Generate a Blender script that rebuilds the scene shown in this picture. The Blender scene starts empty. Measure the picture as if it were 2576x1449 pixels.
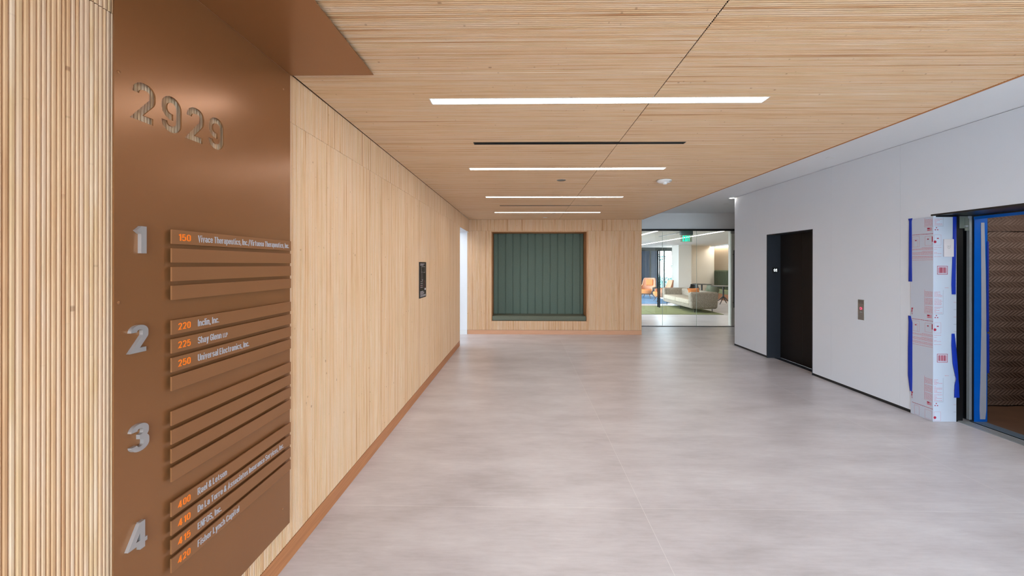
import bpy, bmesh, math, random
from mathutils import Vector, Matrix

# ------------------------------------------------------------------ camera, sky, exposure
scn = bpy.context.scene
COL = scn.collection
cam_d = bpy.data.cameras.new('camera')
cam = bpy.data.objects.new('camera', cam_d); COL.objects.link(cam)
cam.location = (0, 0, 1.6)
YAW, ROLL = 0.01675, 0.00114
cam.matrix_world = Matrix.Translation((0, 0, 1.6)) @ Matrix.Rotation(YAW, 4, 'Z') @ Matrix.Rotation(math.pi / 2, 4, 'X') @ Matrix.Rotation(ROLL, 4, 'Z')
cam_d.sensor_fit = 'HORIZONTAL'; cam_d.sensor_width = 36.0
cam_d.lens = 1028.8 * 36.0 / 2576
cam_d.shift_x = (1288 - 1301.3) / 2576
cam_d.shift_y = -(724.5 - 665.1) / 2576
cam_d.clip_start = 0.05; cam_d.clip_end = 400
scn.camera = cam

world = bpy.data.worlds.new('sky'); scn.world = world; world.use_nodes = True
wn = world.node_tree; wn.nodes.clear()
wo = wn.nodes.new('ShaderNodeOutputWorld'); wb = wn.nodes.new('ShaderNodeBackground')
wb.inputs['Color'].default_value = (0.74, 0.88, 1.0, 1); wb.inputs['Strength'].default_value = 11.0
wn.links.new(wb.outputs[0], wo.inputs[0])

def area(name, loc, rot, sx, sy, power=0, col=(1, 1, 1), portal=False):
    d = bpy.data.lights.new(name, 'AREA'); d.shape = 'RECTANGLE'; d.size = sx; d.size_y = sy
    d.energy = power; d.color = col
    if portal: d.cycles.is_portal = True
    o = bpy.data.objects.new(name, d); COL.objects.link(o); o.location = loc; o.rotation_euler = rot
    return o
PI = math.pi
# portals: they only steer sampling of the sky through the glazed openings
area('portal_entrance', (1.45, -2.65, 1.35), (PI / 2, 0, 0), 5.6, 2.75, portal=True)
area('portal_lounge', (4.6, 22.65, 1.2), (-PI / 2, 0, 0), 7.4, 2.3, portal=True)
area('portal_lounge_side', (0.95, 17.0, 1.3), (0, -PI / 2, 0), 2.4, 9.0, portal=True)

vs = scn.view_settings
vs.view_transform = 'Standard'; vs.look = 'None'; vs.exposure = 0.59; vs.gamma = 1.0; vs.use_curve_mapping = False
scn.cycles.max_bounces = 9; scn.cycles.diffuse_bounces = 5; scn.cycles.glossy_bounces = 4
scn.cycles.transparent_max_bounces = 12; scn.cycles.sample_clamp_indirect = 6.0
scn.cycles.use_denoising = True

# ------------------------------------------------------------------ room dimensions (metres)
XL, XR, XE = -1.264, 4.176, 2.69        # ribbed wall, lift wall, edge of ribbed ceiling
H, W = 2.628, 2.932                     # ribbed ceiling, white ceiling
D, YG, YB, YE = 9.357, 10.653, -2.6, 8.19   # back wall, glass front, entrance glazing, end of lift wall
LC = 2.53                               # lounge ceiling

# ------------------------------------------------------------------ object helpers
def tag(o, label=None, cat=None, group=None, kind=None):
    if label: o['label'] = label
    if cat: o['category'] = cat
    if group: o['group'] = group
    if kind: o['kind'] = kind
    return o

def thing(name, label, cat, loc=(0, 0, 0), rz=0, group=None, kind=None):
    o = bpy.data.objects.new(name, None); COL.objects.link(o)
    o.location = loc; o.rotation_euler = (0, 0, rz); o.empty_display_size = 0.1
    return tag(o, label, cat, group, kind)

def link_mesh(name, me, mat, parent=None):
    o = bpy.data.objects.new(name, me); COL.objects.link(o)
    if mat is not None:
        me.materials.clear(); me.materials.append(mat)
    if parent is not None: o.parent = parent
    return o

class MB:
    def __init__(s): s.v = []; s.f = []
    def quad(s, a, b, c, d):
        i = len(s.v); s.v += [tuple(a), tuple(b), tuple(c), tuple(d)]; s.f.append((i, i + 1, i + 2, i + 3)); return s
    def box(s, x0, x1, y0, y1, z0, z1):
        i = len(s.v)
        s.v += [(x0, y0, z0), (x1, y0, z0), (x1, y1, z0), (x0, y1, z0), (x0, y0, z1), (x1, y0, z1), (x1, y1, z1), (x0, y1, z1)]
        for f in ((0, 3, 2, 1), (4, 5, 6, 7), (0, 1, 5, 4), (1, 2, 6, 5), (2, 3, 7, 6), (3, 0, 4, 7)): s.f.append(tuple(i + k for k in f))
        return s
    def tube(s, pts, r, n=10, r1=None, cap=True):
        pts = [Vector(p) for p in pts]; m = len(pts); rings = []
        for k, p in enumerate(pts):
            t = (pts[min(k + 1, m - 1)] - pts[max(k - 1, 0)]).normalized()
            a = Vector((0, 0, 1)) if abs(t.z) < 0.9 else Vector((1, 0, 0))
            u = t.cross(a).normalized(); w = t.cross(u)
            rr = r if r1 is None else r + (r1 - r) * k / (m - 1)
            i = len(s.v)
            for q in range(n):
                an = 2 * PI * q / n; s.v.append(tuple(p + u * math.cos(an) * rr + w * math.sin(an) * rr))
            rings.append(i)
        for a, b in zip(rings, rings[1:]):
            for q in range(n): s.f.append((a + q, a + (q + 1) % n, b + (q + 1) % n, b + q))
        if cap: s.f.append(tuple(rings[0] + q for q in range(n))[::-1]); s.f.append(tuple(rings[-1] + q for q in range(n)))
        return s
    def lathe(s, prof, c=(0, 0, 0), n=32, axis='z'):
        rings = []
        for r, h in prof:
            i = len(s.v)
            for q in range(n):
                a = 2 * PI * q / n; x, y = r * math.cos(a), r * math.sin(a)
                p = {'z': (x, y, h), 'x': (h, x, y), 'y': (x, h, y)}[axis]
                s.v.append((p[0] + c[0], p[1] + c[1], p[2] + c[2]))
            rings.append(i)
        for a, b in zip(rings, rings[1:]):
            for q in range(n): s.f.append((a + q, a + (q + 1) % n, b + (q + 1) % n, b + q))
        s.f.append(tuple(rings[0] + q for q in range(n))[::-1]); s.f.append(tuple(rings[-1] + q for q in range(n)))
        return s
    def build(s, name, mat, parent=None, smooth=False, bevel=0, seg=2, fix=True):
        me = bpy.data.meshes.new(name)
        me.from_pydata(s.v, [], s.f); me.update()
        if fix or bevel:
            bm = bmesh.new(); bm.from_mesh(me)
            if bevel:
                bmesh.ops.remove_doubles(bm, verts=bm.verts, dist=1e-5)
                bmesh.ops.bevel(bm, geom=list(bm.edges), offset=bevel, segments=seg, profile=0.5, affect='EDGES', clamp_overlap=True)
            bmesh.ops.recalc_face_normals(bm, faces=bm.faces)
            bm.to_mesh(me); bm.free()
        if smooth:
            for p in me.polygons: p.use_smooth = True
            try: me.set_sharp_from_angle(angle=math.radians(38))
            except Exception: pass
        return link_mesh(name, me, mat, parent)

def B(name, mat, dims, parent=None, bevel=0, seg=2, smooth=None):
    return MB().box(*dims).build(name, mat, parent, bevel=bevel, seg=seg, smooth=bool(bevel) if smooth is None else smooth)

def struct(o, label, cat=None):
    return tag(o, label, cat or o.name.split('_')[0].split('.')[0], kind='structure')

# ------------------------------------------------------------------ materials
def mat_new(name):
    m = bpy.data.materials.new(name); m.use_nodes = True
    nt = m.node_tree; b = nt.nodes['Principled BSDF']
    return m, nt, b

def N(nt, t, **kw):
    n = nt.nodes.new(t)
    for k, v in kw.items():
        if k in n.inputs: n.inputs[k].default_value = v
        else: setattr(n, k, v)
    return n

def s2l(c):
    return tuple(((x / 255) / 12.92 if x <= 10 else (((x / 255) + 0.055) / 1.055) ** 2.4) for x in c) + (1,)

def plain(name, col, rough=0.6, metal=0.0, spec=0.5, var=0.04, scale=6.0, bump=0.0, bscale=200, emit=0, coat=0):
    m, nt, b = mat_new(name)
    tc = N(nt, 'ShaderNodeTexCoord')
    nz = N(nt, 'ShaderNodeTexNoise', Scale=scale, Detail=4.0)
    nt.links.new(tc.outputs['Object'], nz.inputs['Vector'])
    mr = N(nt, 'ShaderNodeMapRange'); mr.inputs['To Min'].default_value = 1 - var; mr.inputs['To Max'].default_value = 1 + var
    mx = N(nt, 'ShaderNodeVectorMath', operation='SCALE'); mx.inputs[0].default_value = col[:3]
    nt.links.new(nz.outputs['Fac'], mr.inputs['Value']); nt.links.new(mr.outputs[0], mx.inputs['Scale'])
    nt.links.new(mx.outputs[0], b.inputs['Base Color'])
    b.inputs['Roughness'].default_value = rough; b.inputs['Metallic'].default_value = metal
    b.inputs['Specular IOR Level'].default_value = spec
    if coat: b.inputs['Coat Weight'].default_value = coat; b.inputs['Coat Roughness'].default_value = 0.1
    if bump:
        n2 = N(nt, 'ShaderNodeTexNoise', Scale=bscale, Detail=3.0); bp = N(nt, 'ShaderNodeBump', Strength=bump, Distance=0.002)
        nt.links.new(tc.outputs['Object'], n2.inputs['Vector']); nt.links.new(n2.outputs['Fac'], bp.inputs['Height']); nt.links.new(bp.outputs[0], b.inputs['Normal'])
    if emit:
        b.inputs['Emission Color'].default_value = col; b.inputs['Emission Strength'].default_value = emit
    return m

def emission(name, col, st):
    m, nt, b = mat_new(name); nt.nodes.remove(b)
    e = N(nt, 'ShaderNodeEmission', Color=col, Strength=st)
    nt.links.new(e.outputs[0], nt.nodes['Material Output'].inputs[0]); return m

def ribwood(name, axis, mult=1.0):
    """bamboo ribs: each rib has its own tint, darker growth nodes and fine streaks along it"""
    m, nt, b = mat_new(name); L = nt.links.new
    at = N(nt, 'ShaderNodeAttribute', attribute_name='rib')
    sp = N(nt, 'ShaderNodeSeparateColor'); L(at.outputs['Color'], sp.inputs[0])
    tc = N(nt, 'ShaderNodeTexCoord'); sx = N(nt, 'ShaderNodeSeparateXYZ'); L(tc.outputs['Object'], sx.inputs[0])
    run = sx.outputs[axis]
    off = N(nt, 'ShaderNodeMath', operation='MULTIPLY'); off.inputs[1].default_value = 731.0; L(sp.outputs[1], off.inputs[0])
    def along(scale, detail, lac=2.0):
        r = N(nt, 'ShaderNodeMath', operation='MULTIPLY'); r.inputs[1].default_value = scale; L(run, r.inputs[0])
        c = N(nt, 'ShaderNodeCombineXYZ'); L(off.outputs[0], c.inputs[0]); L(r.outputs[0], c.inputs[1])
        n = N(nt, 'ShaderNodeTexNoise', Scale=1.0, Detail=detail); L(c.outputs[0], n.inputs['Vector']); return n
    slow = along(1.6, 3.0); nodes = along(26.0, 1.0)
    r0 = N(nt, 'ShaderNodeMath', operation='ADD'); L(sp.outputs[0], r0.inputs[0])
    s1 = N(nt, 'ShaderNodeMath', operation='MULTIPLY_ADD'); s1.inputs[1].default_value = 1.1; s1.inputs[2].default_value = -0.55; L(slow.outputs['Fac'], s1.inputs[0]); L(s1.outputs[0], r0.inputs[1])
    cr = N(nt, 'ShaderNodeValToRGB'); L(r0.outputs[0], cr.inputs[0])
    cols = [(0.0, (196, 143, 100)), (0.22, (222, 176, 132)), (0.45, (235, 195, 154)), (0.62, (236, 202, 170)), (0.8, (227, 190, 146)), (1.0, (246, 218, 188))]
    e = cr.color_ramp.elements
    e[0].position, e[0].color = cols[0][0], s2l(cols[0][1]); e[1].position, e[1].color = 1.0, s2l(cols[-1][1])
    for p, c in cols[1:-1]:
        k = e.new(p); k.color = s2l(c)
    nd = N(nt, 'ShaderNodeMapRange'); nd.inputs['From Min'].default_value = 0.73; nd.inputs['From Max'].default_value = 0.80; L(nodes.outputs['Fac'], nd.inputs['Value'])
    nd.inputs['To Max'].default_value = 0.55
    mx = N(nt, 'ShaderNodeMix', data_type='RGBA'); L(nd.outputs[0], mx.inputs[0]); L(cr.outputs[0], mx.inputs[6]); mx.inputs[7].default_value = s2l((140, 92, 58))
    fin = N(nt, 'ShaderNodeVectorMath', operation='SCALE'); fin.inputs['Scale'].default_value = mult
    L(mx.outputs[2], fin.inputs[0]); L(fin.outputs[0], b.inputs['Base Color'])
    b.inputs['Roughness'].default_value = 0.5; b.inputs['Specular IOR Level'].default_value = 0.35
    return m

def floor_mat():
    m, nt, b = mat_new('porcelain_floor'); L = nt.links.new
    tc = N(nt, 'ShaderNodeTexCoord'); sx = N(nt, 'ShaderNodeSeparateXYZ'); L(tc.outputs['Object'], sx.inputs[0])
    mp = N(nt, 'ShaderNodeMapping'); mp.inputs['Scale'].default_value = (1.0, 2.6, 1); L(tc.outputs['Object'], mp.inputs[0])
    n1 = N(nt, 'ShaderNodeTexNoise', Scale=1.1, Detail=9.0, Roughness=0.62); L(mp.outputs[0], n1.inputs['Vector'])
    mp2 = N(nt, 'ShaderNodeMapping'); mp2.inputs['Scale'].default_value = (1.2, 9.0, 1); L(tc.outputs['Object'], mp2.inputs[0])
    n2 = N(nt, 'ShaderNodeTexNoise', Scale=5.0, Detail=8.0, Roughness=0.7); L(mp2.outputs[0], n2.inputs['Vector'])
    # a tone of its own for each large tile
    def fl(sock, a, step):
        s = N(nt, 'ShaderNodeMath', operation='SUBTRACT'); s.inputs[1].default_value = a; L(sock, s.inputs[0])
        d = N(nt, 'ShaderNodeMath', operation='DIVIDE'); d.inputs[1].default_value = step; L(s.outputs[0], d.inputs[0])
        f = N(nt, 'ShaderNodeMath', operation='FLOOR'); L(d.outputs[0], f.inputs[0])
        g = N(nt, 'ShaderNodeMath', operation='FRACT'); L(d.outputs[0], g.inputs[0])
        p = N(nt, 'ShaderNodeMath', operation='PINGPONG'); p.inputs[1].default_value = 0.5; L(g.outputs[0], p.inputs[0])
        q = N(nt, 'ShaderNodeMath', operation='MULTIPLY'); q.inputs[1].default_value = step; L(p.outputs[0], q.inputs[0])
        return f, q
    fx, dx = fl(sx.outputs[0], 0.777, 2.573); fy, dy = fl(sx.outputs[1], 2.697, 1.194)
    cc = N(nt, 'ShaderNodeCombineXYZ'); L(fx.outputs[0], cc.inputs[0]); L(fy.outputs[0], cc.inputs[1])
    wnz = N(nt, 'ShaderNodeTexWhiteNoise', noise_dimensions='3D'); L(cc.outputs[0], wnz.inputs['Vector'])
    a1 = N(nt, 'ShaderNodeMath', operation='MULTIPLY_ADD'); a1.inputs[1].default_value = 0.42; L(n2.outputs['Fac'], a1.inputs[0]); L(n1.outputs['Fac'], a1.inputs[2])
    a2 = N(nt, 'ShaderNodeMath', operation='MULTIPLY_ADD'); a2.inputs[1].default_value = 0.10; L(wnz.outputs['Value'], a2.inputs[0]); L(a1.outputs[0], a2.inputs[2])
    cr = N(nt, 'ShaderNodeValToRGB'); L(a2.outputs[0], cr.inputs[0]); e = cr.color_ramp.elements
    e[0].position, e[0].color = 0.42, s2l((180, 173, 174)); e[1].position, e[1].color = 1.08, s2l((225, 221, 224))
    k = e.new(0.72); k.color = s2l((206, 200, 203))
    mn = N(nt, 'ShaderNodeMath', operation='MINIMUM'); L(dx.outputs[0], mn.inputs[0]); L(dy.outputs[0], mn.inputs[1])
    lt = N(nt, 'ShaderNodeMath', operation='LESS_THAN'); lt.inputs[1].default_value = 0.0013; L(mn.outputs[0], lt.inputs[0])
    mx = N(nt, 'ShaderNodeMix', data_type='RGBA'); L(lt.outputs[0], mx.inputs[0]); L(cr.outputs[0], mx.inputs[6]); mx.inputs[7].default_value = s2l((232, 228, 228))
    L(mx.outputs[2], b.inputs['Base Color'])
    rr = N(nt, 'ShaderNodeMapRange'); rr.inputs['To Min'].default_value = 0.285; rr.inputs['To Max'].default_value = 0.34; L(n1.outputs['Fac'], rr.inputs['Value']); L(rr.outputs[0], b.inputs['Roughness'])
    b.inputs['Specular IOR Level'].default_value = 0.5
    bp = N(nt, 'ShaderNodeBump', Strength=0.012, Distance=0.002); L(n2.outputs['Fac'], bp.inputs['Height']); L(bp.outputs[0], b.inputs['Normal'])
    return m

def glass_mat(name, tint=(0.985, 0.995, 0.99, 1), refl=1.0):
    m, nt, b = mat_new(name); nt.nodes.remove(b); L = nt.links.new
    fr = N(nt, 'ShaderNodeFresnel', IOR=1.5); t = N(nt, 'ShaderNodeBsdfTransparent', Color=tint); g = N(nt, 'ShaderNodeBsdfGlossy', Roughness=0.0)
    mm = N(nt, 'ShaderNodeMath', operation='MULTIPLY'); mm.inputs[1].default_value = refl; L(fr.outputs[0], mm.inputs[0])
    mx = N(nt, 'ShaderNodeMixShader'); L(mm.outputs[0], mx.inputs[0]); L(t.outputs[0], mx.inputs[1]); L(g.outputs[0], mx.inputs[2])
    L(mx.outputs[0], nt.nodes['Material Output'].inputs[0]); return m

def grain_mat(name, c1, c2, axis_scale=(1, 14, 14), rough=0.5):
    m, nt, b = mat_new(name); L = nt.links.new
    tc = N(nt, 'ShaderNodeTexCoord'); mp = N(nt, 'ShaderNodeMapping'); mp.inputs['Scale'].default_value = axis_scale; L(tc.outputs['Object'], mp.inputs[0])
    n = N(nt, 'ShaderNodeTexNoise', Scale=3.0, Detail=7.0, Roughness=0.65); L(mp.outputs[0], n.inputs['Vector'])
    cr = N(nt, 'ShaderNodeValToRGB'); cr.color_ramp.elements[0].position = 0.3; cr.color_ramp.elements[1].position = 0.7
    cr.color_ramp.elements[0].color = s2l(c1); cr.color_ramp.elements[1].color = s2l(c2)
    L(n.outputs['Fac'], cr.inputs[0]); L(cr.outputs[0], b.inputs['Base Color']); b.inputs['Roughness'].default_value = rough
    return m

def tweed_mat(name, cols, scale=60):
    m, nt, b = mat_new(name); L = nt.links.new
    tc = N(nt, 'ShaderNodeTexCoord'); v = N(nt, 'ShaderNodeTexVoronoi', Scale=scale); L(tc.outputs['Object'], v.inputs['Vector'])
    sp = N(nt, 'ShaderNodeSeparateColor'); L(v.outputs['Color'], sp.inputs[0])
    cr = N(nt, 'ShaderNodeValToRGB'); cr.color_ramp.interpolation = 'CONSTANT'; e = cr.color_ramp.elements
    e[0].position, e[0].color = 0, s2l(cols[0]); e[1].position, e[1].color = 1 / len(cols), s2l(cols[1])
    for i, c in enumerate(cols[2:]): k = e.new((i + 2) / len(cols)); k.color = s2l(c)
    L(sp.outputs[0], cr.inputs[0]); L(cr.outputs[0], b.inputs['Base Color']); b.inputs['Roughness'].default_value = 0.9
    bp = N(nt, 'ShaderNodeBump', Strength=0.4, Distance=0.003); L(v.outputs['Distance'], bp.inputs['Height']); L(bp.outputs[0], b.inputs['Normal'])
    return m

M = {}
M['rib_v'] = ribwood('bamboo_ribs_upright', 2, 0.90)
M['rib_h'] = ribwood('bamboo_ribs_ceiling', 0, 0.84)
M['floor'] = floor_mat()
M['bronze'] = plain('bronze_painted_metal', (0.30, 0.128, 0.048, 1), 0.25, 0.32, 0.5, 0.03, 3)
M['bronze_plate'] = plain('bronze_plate', (0.33, 0.145, 0.058, 1), 0.38, 0.35, 0.5, 0.03, 3)
M['groove'] = plain('brown_backing', s2l((112, 76, 50)), 0.8, 0, 0.2)
M['white'] = plain('white_wall_panel', s2l((226, 232, 242)), 0.5, 0, 0.4, 0.01, 2)
M['white_ceil'] = plain('white_ceiling_paint', s2l((236, 238, 242)), 0.8, 0, 0.2, 0.01, 2)
M['white_lounge'] = plain('lounge_paint', s2l((226, 220, 210)), 0.7, 0, 0.3, 0.02, 2)
M['black'] = plain('black_metal', (0.008, 0.008, 0.009, 1), 0.35, 0.0, 0.5)
M['dark'] = plain('dark_void', (0.004, 0.004, 0.004, 1), 0.9, 0, 0.1)
M['charcoal'] = plain('charcoal_jamb_steel', (0.030, 0.034, 0.044, 1), 0.35, 0.2, 0.5, 0.05)
M['lift_door'] = plain('dark_brown_lift_door', (0.0075, 0.0045, 0.004, 1), 0.45, 0.0, 0.25, 0.15, 30)
M['base_wood'] = grain_mat('oak_baseboard', (176, 112, 66), (204, 138, 88), (8, 1, 30), 0.42)
M['base_wood_x'] = grain_mat('oak_baseboard_across', (196, 142, 104), (212, 158, 122), (1, 8, 30), 0.42)
M['trim_wood'] = plain('niche_wood_trim', s2l((188, 128, 78)), 0.5)
M['reveal'] = plain('niche_dark_reveal', s2l((96, 66, 38)), 0.5, 0.2)
M['green'] = plain('grey_green_upholstery', s2l((97, 112, 102)), 0.9, 0, 0.2, 0.10, 40, 0.3, 700)
M['green_light'] = plain('green_seat_upholstery', s2l((104, 108, 94)), 0.9, 0, 0.2, 0.10, 40, 0.3, 700)
M['seam'] = plain('dark_green_seam', s2l((38, 50, 44)), 0.9)
M['bar'] = emission('lit_ceiling_diffuser', (1.0, 0.95, 0.89, 1), 17.0)
M['bar_lounge'] = emission('lit_lounge_diffuser', (1.0, 0.95, 0.9, 1), 12.0)
M['cove'] = emission('lit_cove', (1.0, 0.93, 0.82, 1), 16.0)
M['down'] = emission('lit_downlight', (1.0, 0.95, 0.88, 1), 45.0)
M['plastic'] = plain('white_plastic', s2l((232, 234, 236)), 0.4, 0, 0.5, 0.01)
M['steel'] = plain('brushed_steel', (0.36, 0.36, 0.35, 1), 0.38, 0.9, 0.5, 0.12, 60)
M['alu'] = plain('aluminium', (0.42, 0.46, 0.49, 1), 0.4, 0.45, 0.5, 0.1, 40)
M['digit'] = plain('satin_aluminium_digit', (0.46, 0.44, 0.44, 1), 0.32, 0.55, 0.6, 0.03)
M['letter'] = plain('silver_lettering', s2l((176, 176, 184)), 0.5, 0.0, 0.5, 0.02)
M['orange_let'] = plain('orange_lettering', s2l((255, 128, 26)), 0.5, 0, 0.4, 0.02)
M['glass'] = glass_mat('clear_glass')
M['glass_edge'] = plain('glass_edge', s2l((206, 216, 206)), 0.2, 0, 0.6)
M['glass_dark'] = plain('dark_blue_glazing', (0.010, 0.026, 0.055, 1), 0.06, 0, 1.0, 0.2, 1.5)
M['board'] = plain('fluted_plastic_board', s2l((198, 206, 222)), 0.4, 0, 0.5, 0.02, 3)
M['red_ink'] = plain('red_ink', s2l((204, 104, 124)), 0.6)
M['red_ink_dark'] = plain('crimson_ink', s2l((172, 30, 62)), 0.6)
M['ink'] = plain('grey_ink', s2l((120, 120, 128)), 0.7)
M['tape'] = plain('blue_masking_tape', s2l((16, 52, 170)), 0.55, 0, 0.4, 0.12, 20, 0.3, 60)
M['film'] = plain('bright_blue_film', s2l((0, 100, 206)), 0.3, 0, 0.5, 0.10, 8, 0.3, 30)
M['card'] = plain('pale_card', s2l((216, 208, 212)), 0.8, 0, 0.2, 0.02)
M['grey_strip'] = plain('grey_protective_strip', s2l((176, 178, 192)), 0.7, 0, 0.3, 0.04)
M['blanket'] = plain('brown_quilted_cloth', s2l((114, 92, 82)), 0.6, 0, 0.4, 0.12, 9, 0.2, 300)
M['brown_floor'] = plain('brown_floor_sheet', s2l((104, 76, 58)), 0.6, 0, 0.3, 0.2, 6, 0.2, 40)
M['sofa'] = tweed_mat('tweed_fabric', [(158, 144, 128), (124, 112, 100), (186, 174, 158), (142, 128, 112), (96, 88, 80), (166, 152, 134)], 150)
M['sofa_seat'] = tweed_mat('tweed_seat_fabric', [(186, 172, 154), (152, 138, 120), (202, 190, 172), (170, 156, 138)], 150)
M['orange_fab'] = plain('orange_fabric', s2l((232, 150, 92)), 0.85, 0, 0.2, 0.06, 60)
M['peach'] = plain('peach_fabric', s2l((222, 170, 140)), 0.85, 0, 0.2, 0.06, 60)
M['shaded_fab'] = plain('grey_fabric', s2l((150, 142, 136)), 0.85, 0, 0.2, 0.06, 60)  # grey stands in for shade on the outer sides of the peach armchair
M['wood_leg'] = plain('walnut_leg', s2l((120, 84, 62)), 0.5)
M['pale_leg'] = plain('pale_wood_leg', s2l((176, 160, 140)), 0.5)
M['table'] = plain('black_table', (0.02, 0.02, 0.02, 1), 0.35)
M['banq'] = plain('olive_upholstery', s2l((70, 74, 54)), 0.85, 0, 0.2, 0.06, 40)
M['banq_seat'] = plain('olive_seat', s2l((120, 122, 90)), 0.85, 0, 0.2, 0.06, 40)
M['terra'] = plain('terracotta_base', s2l((150, 96, 62)), 0.6)
M['shell_green'] = plain('sage_plastic', s2l((112, 116, 92)), 0.5)
M['rug_green'] = plain('green_rug', s2l((146, 150, 112)), 0.95, 0, 0.1, 0.22, 3.0, 0.5, 260)
M['rug_blue'] = plain('blue_rug', s2l((122, 156, 192)), 0.95, 0, 0.1, 0.22, 3.0, 0.5, 260)
M['taupe'] = grain_mat('taupe_wall_covering', (150, 128, 104), (168, 146, 120), (6, 6, 60), 0.6)
M['exit'] = emission('lit_green_sign', (0.0, 0.85, 0.38, 1), 1.6)
M['exit_body'] = plain('exit_sign_grey', s2l((96, 112, 118)), 0.4, 0.5)
M['exit_panel'] = glass_mat('exit_sign_acrylic', (0.72, 0.82, 0.74, 1), 1.5)
M['screen'] = emission('lit_display', (0.85, 0.95, 1.0, 1), 1.4)
M['red_lit'] = emission('lit_red_button', (0.9, 0.10, 0.18, 1), 0.8)
M['leaf'] = plain('leaf', (0.03, 0.11, 0.10, 1), 0.6, 0, 0.4, 0.4, 3)
M['bark'] = plain('bark', (0.10, 0.08, 0.06, 1), 0.9)
M['paving'] = plain('outdoor_paving', s2l((196, 194, 188)), 0.9, 0, 0.2, 0.05)
M['mullion'] = plain('window_mullion', (0.03, 0.035, 0.03, 1), 0.5)
M['map_black'] = plain('map_black', (0.012, 0.008, 0.007, 1), 0.4)
M['map_print'] = plain('map_print', s2l((206, 200, 204)), 0.6)
M['map_red'] = plain('map_red_print', s2l((150, 66, 74)), 0.6)

# ------------------------------------------------------------------ stroke lettering (narrow engineering alphabet)
GL = {
 '0': '0,B,1.7 0,T,1.7 3.4,T,1.7 3.4,B,1.7 z', '1': '1.7,0 1.7,10;0,7.7 1.5,9.3', '2': '0,7.4 0,T,1.7 3.4,T,1.7 3.4,6.0,1.5 .25,B 3.6,B',
 '3': '0,7.6 0,T,1.6 3.3,T,1.6 3.3,5.2,1.5 1.7,5.2;1.5,5.2 3.4,5.2,1.5 3.4,B,1.7 0,B,1.7 0,2.4', '4': '3.1,0 3.1,10;2.85,9.3 0,2.7 4.5,2.7',
 '5': '3.2,T .3,T .1,5.2 1.1,6.1,.8 3.4,6.1,1.6 3.4,B,1.7 0,B,1.7 0,2.3',
 '9': '2.0,4.4 0,4.4,1.6 0,T,1.7 3.4,T,1.7 3.4,B,1.7 0,B,1.6 0,2.7',
 'A': '0,0 1.9,10 3.8,0;.7,3 3.1,3', 'C': '3.4,7.2 3.4,T,1.7 0,T,1.7 0,B,1.7 3.4,B,1.7 3.4,2.8', 'D': '0,B 0,T 3.4,T,1.8 3.4,B,1.8 z',
 'E': '3.0,T 0,T 0,B 3.0,B;0,5.1 2.7,5.1', 'F': '3.0,T 0,T 0,0;0,5.0 2.7,5.0', 'G': '3.4,7.2 3.4,T,1.7 0,T,1.7 0,B,1.7 3.4,B,1.7 3.4,4.7 1.9,4.7',
 'I': '0,0 0,10', 'L': '0,10 0,B 2.8,B', 'N': '0,0 0,10;.1,9.6 3.3,.4;3.4,0 3.4,10', 'O': '0,B,1.7 0,T,1.7 3.4,T,1.7 3.4,B,1.7 z',
 'P': '0,0 0,T 3.3,T,1.7 3.3,4.6,1.7 0,4.6', 'R': '0,0 0,T 3.3,T,1.7 3.3,4.6,1.7 0,4.6;1.8,4.6 3.5,0',
 'S': '3.3,7.5 3.3,T,1.6 0,T,1.6 0,5.2,1.4 3.4,4.9,1.4 3.4,B,1.7 0,B,1.7 0,2.4', 'T': '1.7,0 1.7,T;-.1,T 3.5,T', 'U': '0,10 0,B,1.7 3.4,B,1.7 3.4,10',
 'V': '0,10 1.8,.3 3.6,10', 'X': '0,0 3.4,10;0,10 3.4,0', '&': '3.7,0 .7,6.5,.8 .7,T,1 2.7,T,1 2.7,7.3;2.7,7.4 2.7,6.4,.8 0,4,.9 0,B,1.5 3.0,B,1.3 3.4,4.2',
 'a': '2.8,0 2.8,X,1.3 .1,X,1.2 .1,5.3;2.8,4 0,4,1.2 0,B,1.3 2.8,B', 'c': '2.8,5 2.8,X,1.4 0,X,1.4 0,B,1.4 2.8,B,1.4 2.8,2.2',
 'e': '0,3.6 2.8,3.6 2.8,X,1.4 0,X,1.4 0,B,1.4 2.8,B,1.4 2.8,2', 'h': '0,0 0,10;0,4.5 0,X,1.4 2.8,X,1.4 2.8,0', 'i': '0,0 0,7.2;0,8.6 0,10',
 'l': '0,0 0,10', 'n': '0,0 0,7.2;0,4.5 0,X,1.4 2.8,X,1.4 2.8,0', 'o': '0,B,1.4 0,X,1.4 2.8,X,1.4 2.8,B,1.4 z',
 'p': '0,-2.6 0,7.2;0,4 0,X,1.4 2.8,X,1.4 2.8,B,1.4 0,B,1.4 0,3', 'r': '0,0 0,7.2;0,4.5 0,X,1.4 1.9,X', 's': '2.6,5.3 2.6,X,1.1 0,X,1.1 0,3.8,1 2.7,3.5,1 2.7,B,1.2 0,B,1.2 0,1.9',
 't': '.8,9.2 .8,B,1 2.2,B;-.3,X 2.1,X', 'u': '0,7.2 0,B,1.4 2.8,B,1.4 2.8,3.0;2.8,0 2.8,7.2', 'v': '0,7.2 1.4,.3 2.8,7.2', 'y': '0,7.2 1.45,.6;2.8,7.2 .9,-2.3 -.1,-2.3',
 ',': '.4,1.4 0,-1.4', '.': '0,0 0,1.4', '/': '0,-1 2.6,10.5', '-': '0,4 2,4',
 '2wide': '0,7.0 0,T,2.2 4.4,T,2.2 4.4,5.9,1.9 .3,B 4.6,B', '9wide': '2.6,4.3 0,4.3,2.2 0,T,2.2 4.4,T,2.2 4.4,B,2.2 0,B,2.1 0,2.9',
}
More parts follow.
